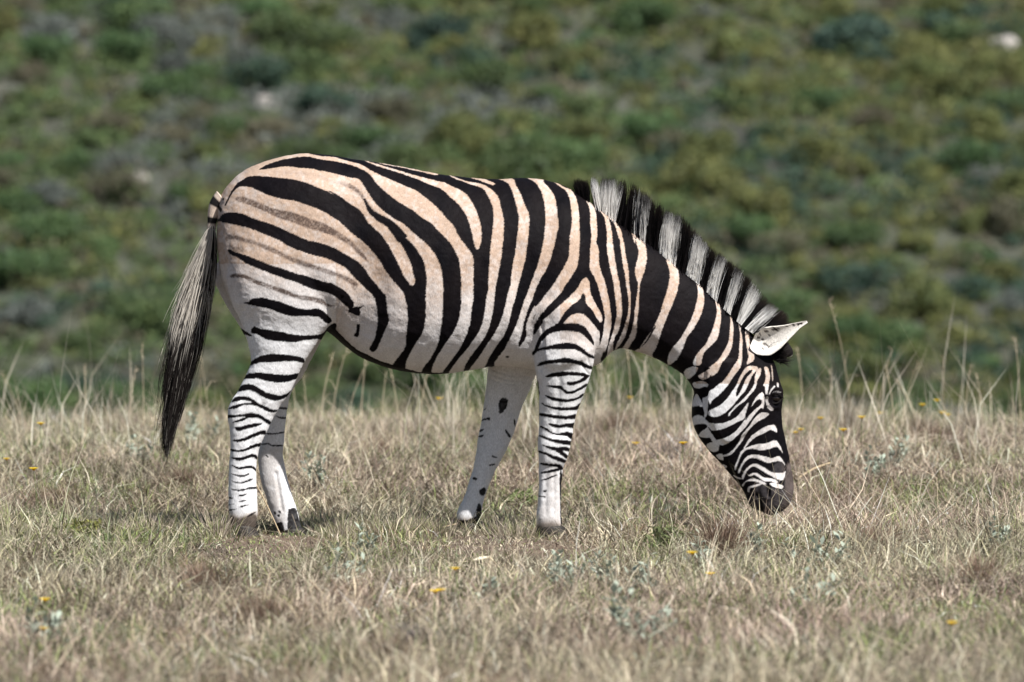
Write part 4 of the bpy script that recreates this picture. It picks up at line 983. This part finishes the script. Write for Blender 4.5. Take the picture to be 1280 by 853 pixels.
# tussocks
def tussock(name, n_, h_, spread, pal):
    a = RNG.random(n_) * 6.283; r = np.abs(RNG.normal(0, spread * .45, n_))
    x, y = r * np.cos(a), r * np.sin(a)
    tilt = np.clip(r / spread * .8 + np.abs(RNG.normal(0, .22, n_)), 0, 1.3); az = a + RNG.normal(0, .5, n_)
    L = h_ * (.5 + .6 * RNG.random(n_))
    d = np.stack([np.cos(az) * np.sin(tilt), np.sin(az) * np.sin(tilt), np.cos(tilt)], 1)
    t2 = tilt + .5 * RNG.random(n_); d2 = np.stack([np.cos(az) * np.sin(t2), np.sin(az) * np.sin(t2), np.cos(t2)], 1)
    p0 = np.stack([x, y, np.full(n_, -.02)], 1); p1 = p0 + d * (L * .55)[:, None]; p2 = p1 + d2 * (L * .5)[:, None]
    fa = RNG.random(n_) * math.pi
    sd = np.stack([np.cos(fa), np.sin(fa) * .5, np.zeros(n_)], 1) * (.0012 + .0010 * RNG.random(n_))[:, None]
    V = np.stack([p0 - sd, p0 + sd, p1 + sd * .8, p1 - sd * .8, p2], 1).reshape(-1, 3)
    C = np.repeat(pal[RNG.integers(0, len(pal), n_)] * (.7 + .5 * RNG.random(n_))[:, None], 5, axis=0)
    flat = ((np.arange(n_) * 5)[:, None] + np.array([0, 1, 2, 3, 3, 2, 4])[None]).ravel()
    me = mesh_np(name, V, flat, np.tile([4, 3], n_)); set_color(me, C)
    return link(name, me, M_GRASS)
BRN = np.array([(.20, .13, .095), (.26, .18, .13), (.33, .25, .19), (.15, .10, .075)])
t1 = [tussock('grass_tussock', 420, .19, .10, STRAW[[0, 1, 2, 4, 7]]) for _ in range(3)]
copies(t1, [(722, 520), (748, 518), (830, 522), (560, 512), (640, 530), (225, 540), (1000, 536), (1150, 522), (395, 520), (470, 512), (1060, 540), (150, 530), (860, 530), (1215, 528), (310, 560), (520, 530)],
       'pale upright tussock of dry grass near the far edge of the plateau', 'grass tussock', 'pale grass tussocks near the crest', (.7, 1.15))
t4 = [tussock('grass_tussock', 300, .12, .15, np.concatenate([STRAW[[0, 1, 2, 3, 4, 5]], GREEN[[1, 3, 4]]])) for _ in range(3)]  # tussocks added to cover the band of the zebra's cast shadow
copies(t4, [(95, 672), (118, 664), (140, 671), (163, 662), (186, 670), (208, 663), (232, 668), (256, 663), (272, 672), (402, 668), (430, 672), (462, 667), (492, 672), (524, 668), (548, 672), (622, 668), (648, 674), (735, 670), (765, 668)],
       'low tousled tussock of mixed straw and green blades level with the zebra hooves', 'grass tussock', 'low mixed tussocks around the zebra', (.7, 1.1))
t2 = [tussock('grass_tussock', 500, .17, .13, BRN) for _ in range(2)]
copies(t2, [(484, 582), (468, 575), (722, 560), (775, 545), (1170, 560), (230, 612), (60, 640), (250, 735), (330, 790), (900, 690), (1100, 690), (1225, 735), (760, 835), (480, 835), (930, 620), (1050, 640)], 'reddish brown dry tussock among the paler grass', 'grass tussock', 'reddish brown tussocks', (.75, 1.05))
t3 = tussock('grass_tussock', 420, .12, .10, np.array([(.16, .19, .10), (.20, .22, .13), (.26, .24, .17)]))
p = gpt(99, 562); place(t3, (p[0], p[1], float(ground_z(p[0], p[1])))); tag(t3, 'dull grey green tussock at the far left, level with the tail tip', 'grass tussock')
def twig_plant(name, n_, h_, col, leafc=None):
    mb = MB()
    for i in range(n_):
        a = random.random() * 6.28; e = random.uniform(.3, 1.3)
        d = np.array((math.cos(a) * math.cos(e), math.sin(a) * math.cos(e), math.sin(e)))
        p0 = np.array((random.gauss(0, .01), random.gauss(0, .01), -.01)); p1 = p0 + d * h_ * random.uniform(.4, .6); p2 = p1 + (d + np.array((random.gauss(0, .4), random.gauss(0, .4), .1))) * h_ * .45
        mb.tube([p0, p1, p2], [.0028, .002, .0008], np.array(col) * random.uniform(.7, 1.2), 4)
        p3 = p1 + np.array((random.gauss(0, .4), random.gauss(0, .4), .5)) * h_ * .4
        mb.tube([p1, p3], [.0016, .0006], np.array(col) * random.uniform(.7, 1.2), 3)
        if leafc is not None:
            for q in (p1, p2, p3, (p1 + p2) / 2):
                for _ in range(7):
                    c = q + np.array([random.gauss(0, .012) for _ in range(3)]); s = np.array([random.gauss(0, .006) for _ in range(3)]); u_ = np.array([random.gauss(0, .006) for _ in range(3)])
                    mb.add([c - s, c + u_, c + s, c - u_], [(0, 1, 2, 3)], np.array(leafc) * random.uniform(.6, 1.3))
    return link(name, mb.mesh(name), M_PLANT)
for (px_, py_, n_, h_, col, lf, nm, lab, cat) in [
    (105, 672, 20, .07, (.14, .12, .06), (.17, .17, .05), 'low_shrub', 'low yellow green mossy shrub in the grass at the left edge', 'shrub'),
    (836, 582, 40, .16, (.20, .17, .16), None, 'dead_shrub', 'small dead grey twiggy shrub standing left of the zebra muzzle', 'dead shrub'),
    (524, 812, 44, .10, (.25, .22, .22), None, 'dead_shrub', 'flattened dead grey twiggy shrub in the foreground grass', 'dead shrub'),
    (836, 686, 30, .07, (.06, .045, .035), (.10, .12, .05), 'low_shrub', 'low dark shrub with a hollow below the muzzle, left of it', 'shrub'),
    (130, 782, 40, .06, (.07, .055, .045), None, 'dead_shrub', 'dark patch of dead brown twigs at the lower left', 'dead shrub'),
    (652, 634, 16, .055, (.12, .12, .05), (.15, .19, .07), 'low_shrub', 'small bright green leafy shrub between the two front hooves', 'shrub')]:
    o = twig_plant(nm, n_, h_, col, lf); p = gpt(px_, py_); place(o, (p[0], p[1], float(ground_z(p[0], p[1])))); tag(o, lab, cat)
def straw(a, b, za, zb, ya, yb_, r, lab):
    A, B = unproj(a[0], a[1], ya), unproj(b[0], b[1], yb_)
    m_ = (A + B) / 2 + np.array((0, 0, .008))
    mb = MB(); mb.tube(catmull([A, m_, B], 5), np.linspace(r * .6, r, 11), (.58, .46, .30), 5)
    tag(link('straw', mb.mesh('straw'), M_PLANT), lab, 'straw')
straw((452, 690), (571, 655), 0, 0, -.1, FF - .06, .0026, 'long pale straw leaning against the far front hoof')
straw((312, 590), (352, 672), 0, 0, -.02, .02, .003, 'pale bent straw standing between the two hind legs')
straw((997, 598), (1037, 579), 0, 0, 3.0, 3.2, .004, 'short pale straw lying tilted right of the zebra muzzle')
mb = MB()
for k in range(5):
    a = -.3 + .25 * k; l = .028 + .02 * (k % 3); d = np.array((math.cos(a), .3 * math.sin(a * 3), .18 + .1 * math.sin(a))); s = np.array((0, .004, .0035))
    mb.add([np.zeros(3) - s * .5, np.zeros(3) + s * .5, d * l * .5 + s, d * l * .5 - s, d * l], [(0, 1, 2, 3), (3, 2, 4)], (.74, .66, .52))
o = link('dry_leaf', mb.mesh('dry_leaf'), M_PLANT); p = gpt(592, 722); o.location = (p[0], p[1], float(ground_z(p[0], p[1])) + .06); tag(o, 'bright pale dry leaf lying in the grass below the front legs', 'dry leaf')

# ------------------------------------------------------------------ the hillside: shrubs, undergrowth, boulders
def leaf_cloud(centers, radii, n_, size, col, var=.3, squash=.8):
    k = RNG.integers(0, len(centers), n_)
    d = RNG.normal(size=(n_, 3)); d /= np.linalg.norm(d, axis=1)[:, None]
    r = radii[k] * (.45 + .6 * RNG.random(n_) ** .6)
    c = centers[k] + d * r[:, None] * np.array((1, 1, squash))
    c[:, 2] = np.abs(c[:, 2])
    nr = d * .8 + RNG.normal(size=(n_, 3)) * .6 + np.array((0, 0, .4)); nr /= np.linalg.norm(nr, axis=1)[:, None]
    a = np.cross(nr, RNG.normal(size=(n_, 3))); a /= np.linalg.norm(a, axis=1)[:, None]; b2 = np.cross(nr, a)
    s = (size * (.6 + .8 * RNG.random(n_)))[:, None]
    V = np.stack([c - a * s, c + b2 * s * .55, c + a * s, c - b2 * s * .55], 1).reshape(-1, 3)
    cc = np.asarray(col)[RNG.integers(0, len(col), n_)] * (1 - var / 2 + var * RNG.random(n_))[:, None] * (.85 + .3 * RNG.random(len(centers))[k])[:, None]
    return V, np.repeat(cc, 4, axis=0)
M_LEAF = attr_mat('leaf', .6, .25, transl=.32, objrand=.6)
M_UNDER = attr_mat('undergrowth', .7, .2, transl=.2)
def shrub(name, w_, h_, n_, size, col, lob=11):
    a = RNG.random(lob) * 6.283; rr = np.sqrt(RNG.random(lob)) * w_ * .36
    cz = h_ * (.18 + .62 * RNG.random(lob)) * (1 - .5 * (rr / (w_ * .5)) ** 2)
    cen = np.stack([rr * np.cos(a), rr * np.sin(a), cz], 1); rad = w_ * (.13 + .12 * RNG.random(lob))
    V, C = leaf_cloud(cen, rad, n_, size, col)
    mb = MB(); mb.add_np(V, np.arange(len(V)), np.full(n_, 4), C)
    for q in cen: mb.tube([(0, 0, -.15), q * .5 + np.array((0, 0, -.02)), q], [.022, .014, .006], (.13, .11, .095), 4)
    return link(name, mb.mesh(name), M_LEAF)
KINDS = {
    'olive': ([(.195, .20, .055), (.155, .17, .05), (.23, .22, .06), (.13, .145, .05)], 'rounded olive yellow shrub on the hillside behind the zebra', 'olive yellow shrubs on the hillside'),
    'green': ([(.125, .175, .055), (.10, .15, .052), (.16, .205, .065), (.085, .125, .05)], 'rounded mid green shrub on the hillside behind the zebra', 'mid green shrubs on the hillside'),
    'dark': ([(.060, .105, .065), (.048, .085, .058), (.078, .125, .072)], 'dense dark bluish green shrub on the hillside behind the zebra', 'dark green shrubs on the hillside'),
    'grey': ([(.165, .18, .145), (.135, .15, .13), (.20, .205, .175)], 'thin grey green shrub on the hillside behind the zebra', 'grey green shrubs on the hillside'),
    'brown': ([(.165, .14, .085), (.135, .125, .075), (.19, .16, .10)], 'brownish half dry shrub on the hillside behind the zebra', 'brownish shrubs on the hillside')}
KINDS = {k: ([tuple((np.array(c) * .90 + np.mean(c) * np.array((.04, .09, .12))) * .85) for c in v[0]],) + v[1:] for k, v in KINDS.items()}  # haze put into the leaf colours: greyed towards blue, then darkened
PR = {k: [shrub('hillside_shrub', random.uniform(.75, .95), random.uniform(.42, .55), 1700, .030, v[0], 15) for _ in range(3)] for k, v in KINDS.items()}
USED = {k: 0 for k in KINDS}
def put_shrub(k, x, y, sc, sz=1.0, label=None, group=True):
    src = PR[k][USED[k] % 3]
    o = src if USED[k] < 3 else src.copy()
    if USED[k] >= 3: COL.objects.link(o)
    USED[k] += 1
    o.location = (x, y, float(ground_z(x, y)) - .03); o.rotation_euler = (0, 0, random.random() * 6.28); o.scale = (sc, sc, sc * sz)
    o['label'] = label or KINDS[k][1]; o['category'] = 'shrub'
    if group: o['group'] = KINDS[k][2]
big = [(1066, 70, 1.5, 'dark', 'large dark green shrub at the upper right, beside the pale bare patch'), (1066, 375, 1.15, 'dark', 'dark bluish green shrub on the hillside right of the ear tip'),
       (325, 118, 1.15, 'dark', 'dark bluish green shrub above the pale boulder over the rump'), (545, 60, 1.25, 'dark', 'broad dark green shrub near the top middle of the hillside'),
       (645, 222, 1.6, 'green', 'broad bright green shrub just above the middle of the back'), (612, 118, 1.2, 'green', 'mid green shrub high above the middle of the back'),
       (175, 45, 1.3, 'green', 'wide green shrub near the top left corner'), (1130, 440, 1.1, 'green', 'bright green shrub low on the hillside right of the head')]
spots = []
for px_, py_, sc, k, lab in big:
    p = gpt(px_, py_); spots.append((p[0], p[1], sc * .5)); put_shrub(k, p[0], p[1], sc, 1.0, lab, False)
rocks = [(165, 236, .19), (333, 137, .17), (1257, 66, .20)]
for px_, py_, r in rocks:
    p = gpt(px_, py_); spots.append((p[0], p[1], .5))
cnt = 0; tries = 0
while cnt < 288 and tries < 90000:
    tries += 1
    y = 53.5 + 25.5 * random.random(); hw = (25 + y) * .0755 + .5; x = random.uniform(-hw, hw)
    sc = random.uniform(.65, 1.25)
    if any((x - a) ** 2 + ((y - b_) * .9) ** 2 < (.25 * sc + .50 * c_) ** 2 for a, b_, c_ in spots): continue
    spots.append((x, y, sc * .5))
    fx, fy = x / hw, (y - 54) / 25
    nz_ = float(vnoise(np.array([x]), np.array([y]), 3.2, 91)[0]); n2_ = float(vnoise(np.array([x]), np.array([y]), 2.4, 92)[0])
    wts = {'olive': .45 + .55 * fx + .3 * nz_, 'green': .55 - .45 * fx + .6 * (1 - fy) * .6, 'dark': .10 + .16 * (n2_ > .62), 'grey': .08 + .22 * (nz_ < .34), 'brown': .08 + .35 * max(0, fy - .45) + .2 * (nz_ > .6)}
    if fy < .2: wts['green'] += 1.3
    ks = list(wts); k = random.choices(ks, [max(.03, wts[q]) for q in ks])[0]
    put_shrub(k, x, y, sc, random.uniform(.8, 1.15)); cnt += 1
# undergrowth between and beyond them: one mass nobody could count
def under(n_c, xr, y0, y1, skip_frame):
    x = (RNG.random(n_c) * 2 - 1) * xr; y = y0 + (y1 - y0) * RNG.random(n_c)
    hw = (25 + y) * .0755 + .6
    m = (np.abs(x) > hw) | (y > 80) if skip_frame else (np.abs(x) < hw)
    x, y = x[m], y[m]
    return np.stack([x, y, ground_z(x, y)], 1)
mb = MB()
pal_all = [(.105, .105, .05), (.075, .10, .05), (.12, .12, .095), (.145, .15, .14), (.06, .08, .05), (.125, .11, .075), (.09, .10, .06), (.075, .095, .055), (.17, .165, .15)]
def kind_at(x, y):
    hw = (25 + y) * .0755 + .5
    fx, fy = x / hw, (y - 54) / 25
    a = vnoise(x, y, 2.2, 93); b2 = RNG.random(len(x))
    k = np.where(b2 < .46 + .30 * fx, 0, 1)
    k = np.where((a > .70) & (RNG.random(len(x)) < .7), 3, k)
    k = np.where((a < .24) & (RNG.random(len(x)) < .55), 2, k)
    return np.where((RNG.random(len(x)) < .10 + .25 * np.clip(fy - .5, 0, 1)), 4, k)
def mass(c_, nl, r0, r1, size, squash, zf):
    k = kind_at(c_[:, 0], c_[:, 1]); cols = np.array([(v[0] + v[0])[:4] for v in KINDS.values()])
    ki = RNG.integers(0, len(c_), nl); r = (r0 + (r1 - r0) * RNG.random(len(c_)) ** 1.5)
    d = RNG.normal(size=(nl, 3)); d /= np.linalg.norm(d, axis=1)[:, None]
    d[:, 2] = np.abs(d[:, 2]) * squash
    p = c_[ki] + d * (r[ki] * (.55 + .5 * RNG.random(nl)))[:, None]; p[:, 2] += zf * r[ki]
    V, _ = leaf_cloud(np.zeros((1, 3)), np.array([1.0]), nl, size, pal_all)
    q0 = V.reshape(-1, 4, 3); q0 = q0 - q0.mean(1, keepdims=True) + p[:, None, :]
    tone = (.75 + .5 * RNG.random(len(c_)))[ki]
    C = cols[k[ki], RNG.integers(0, 4, nl)] * (tone * (.75 + .5 * RNG.random(nl)))[:, None]
    mb.add_np(q0.reshape(-1, 3), np.arange(nl * 4), np.full(nl, 4), np.repeat(C, 4, axis=0))
mass(under(4600, 9, 51, 81, False), 380000, .13, .36, .032, .85, .15)
mass(under(6500, 9, 50.5, 81, False), 110000, .07, .15, .028, .8, .1)
mass(under(9000, 24, 47, 92, True), 330000, .2, .55, .05, .85, .15)
c_ = under(2600, 48, 45, 120, True); nn = 150000
V, C = leaf_cloud(np.zeros((1, 3)), np.array([1.0]), nn, .07, pal_all)
ki = RNG.integers(0, len(c_), nn); sz = (.25 + .2 * RNG.random(len(c_)))[ki]
cl_ = c_[ki] + RNG.normal(size=(nn, 3)) * np.stack([sz, sz, sz * .5], 1); cl_[:, 2] = np.maximum(cl_[:, 2], ground_z(cl_[:, 0], cl_[:, 1]) + .02)
q0 = V.reshape(-1, 4, 3); q0 = q0 - q0.mean(1, keepdims=True) + cl_[:, None, :]
pk = RNG.integers(0, len(pal_all), len(c_))
C = np.repeat(np.array(pal_all)[pk][ki] * (.7 + .6 * RNG.random(nn))[:, None], 4, axis=0)
mb.add_np(q0.reshape(-1, 3), np.arange(nn * 4), np.full(nn, 4), C)
tag(link('undergrowth', mb.mesh('undergrowth'), M_UNDER), 'low mixed scrub filling the ground between the hillside shrubs', 'scrub', kind='stuff')
M_ROCK = attr_mat('rock', .9, .2, noise_scale=8, noise_amt=.3, bump=.8, bump_scale=20)
labs = ['pale grey boulder on the hillside left of the rump', 'small pale boulder on the hillside above the rump', 'pale boulder at the upper right edge of the hillside']
for (px_, py_, r), lab in zip(rocks, labs):
    b_ = bmesh.new(); bmesh.ops.create_icosphere(b_, subdivisions=3, radius=r)
    for v in b_.verts:
        d = v.co.normalized(); v.co *= 1 + .5 * mnoise.noise(d * 1.7 + Vector((px_, 0, 0))) + .15 * mnoise.noise(d * 5)
        v.co.z = v.co.z * .8 + r * .35
    me = bpy.data.meshes.new('boulder'); b_.to_mesh(me); b_.free()
    set_color(me, np.tile((.36, .335, .31), (len(me.vertices), 1)))
    p = gpt(px_, py_); o = link('boulder', me, M_ROCK); o.location = (p[0], p[1], float(ground_z(p[0], p[1]))); tag(o, lab, 'boulder')
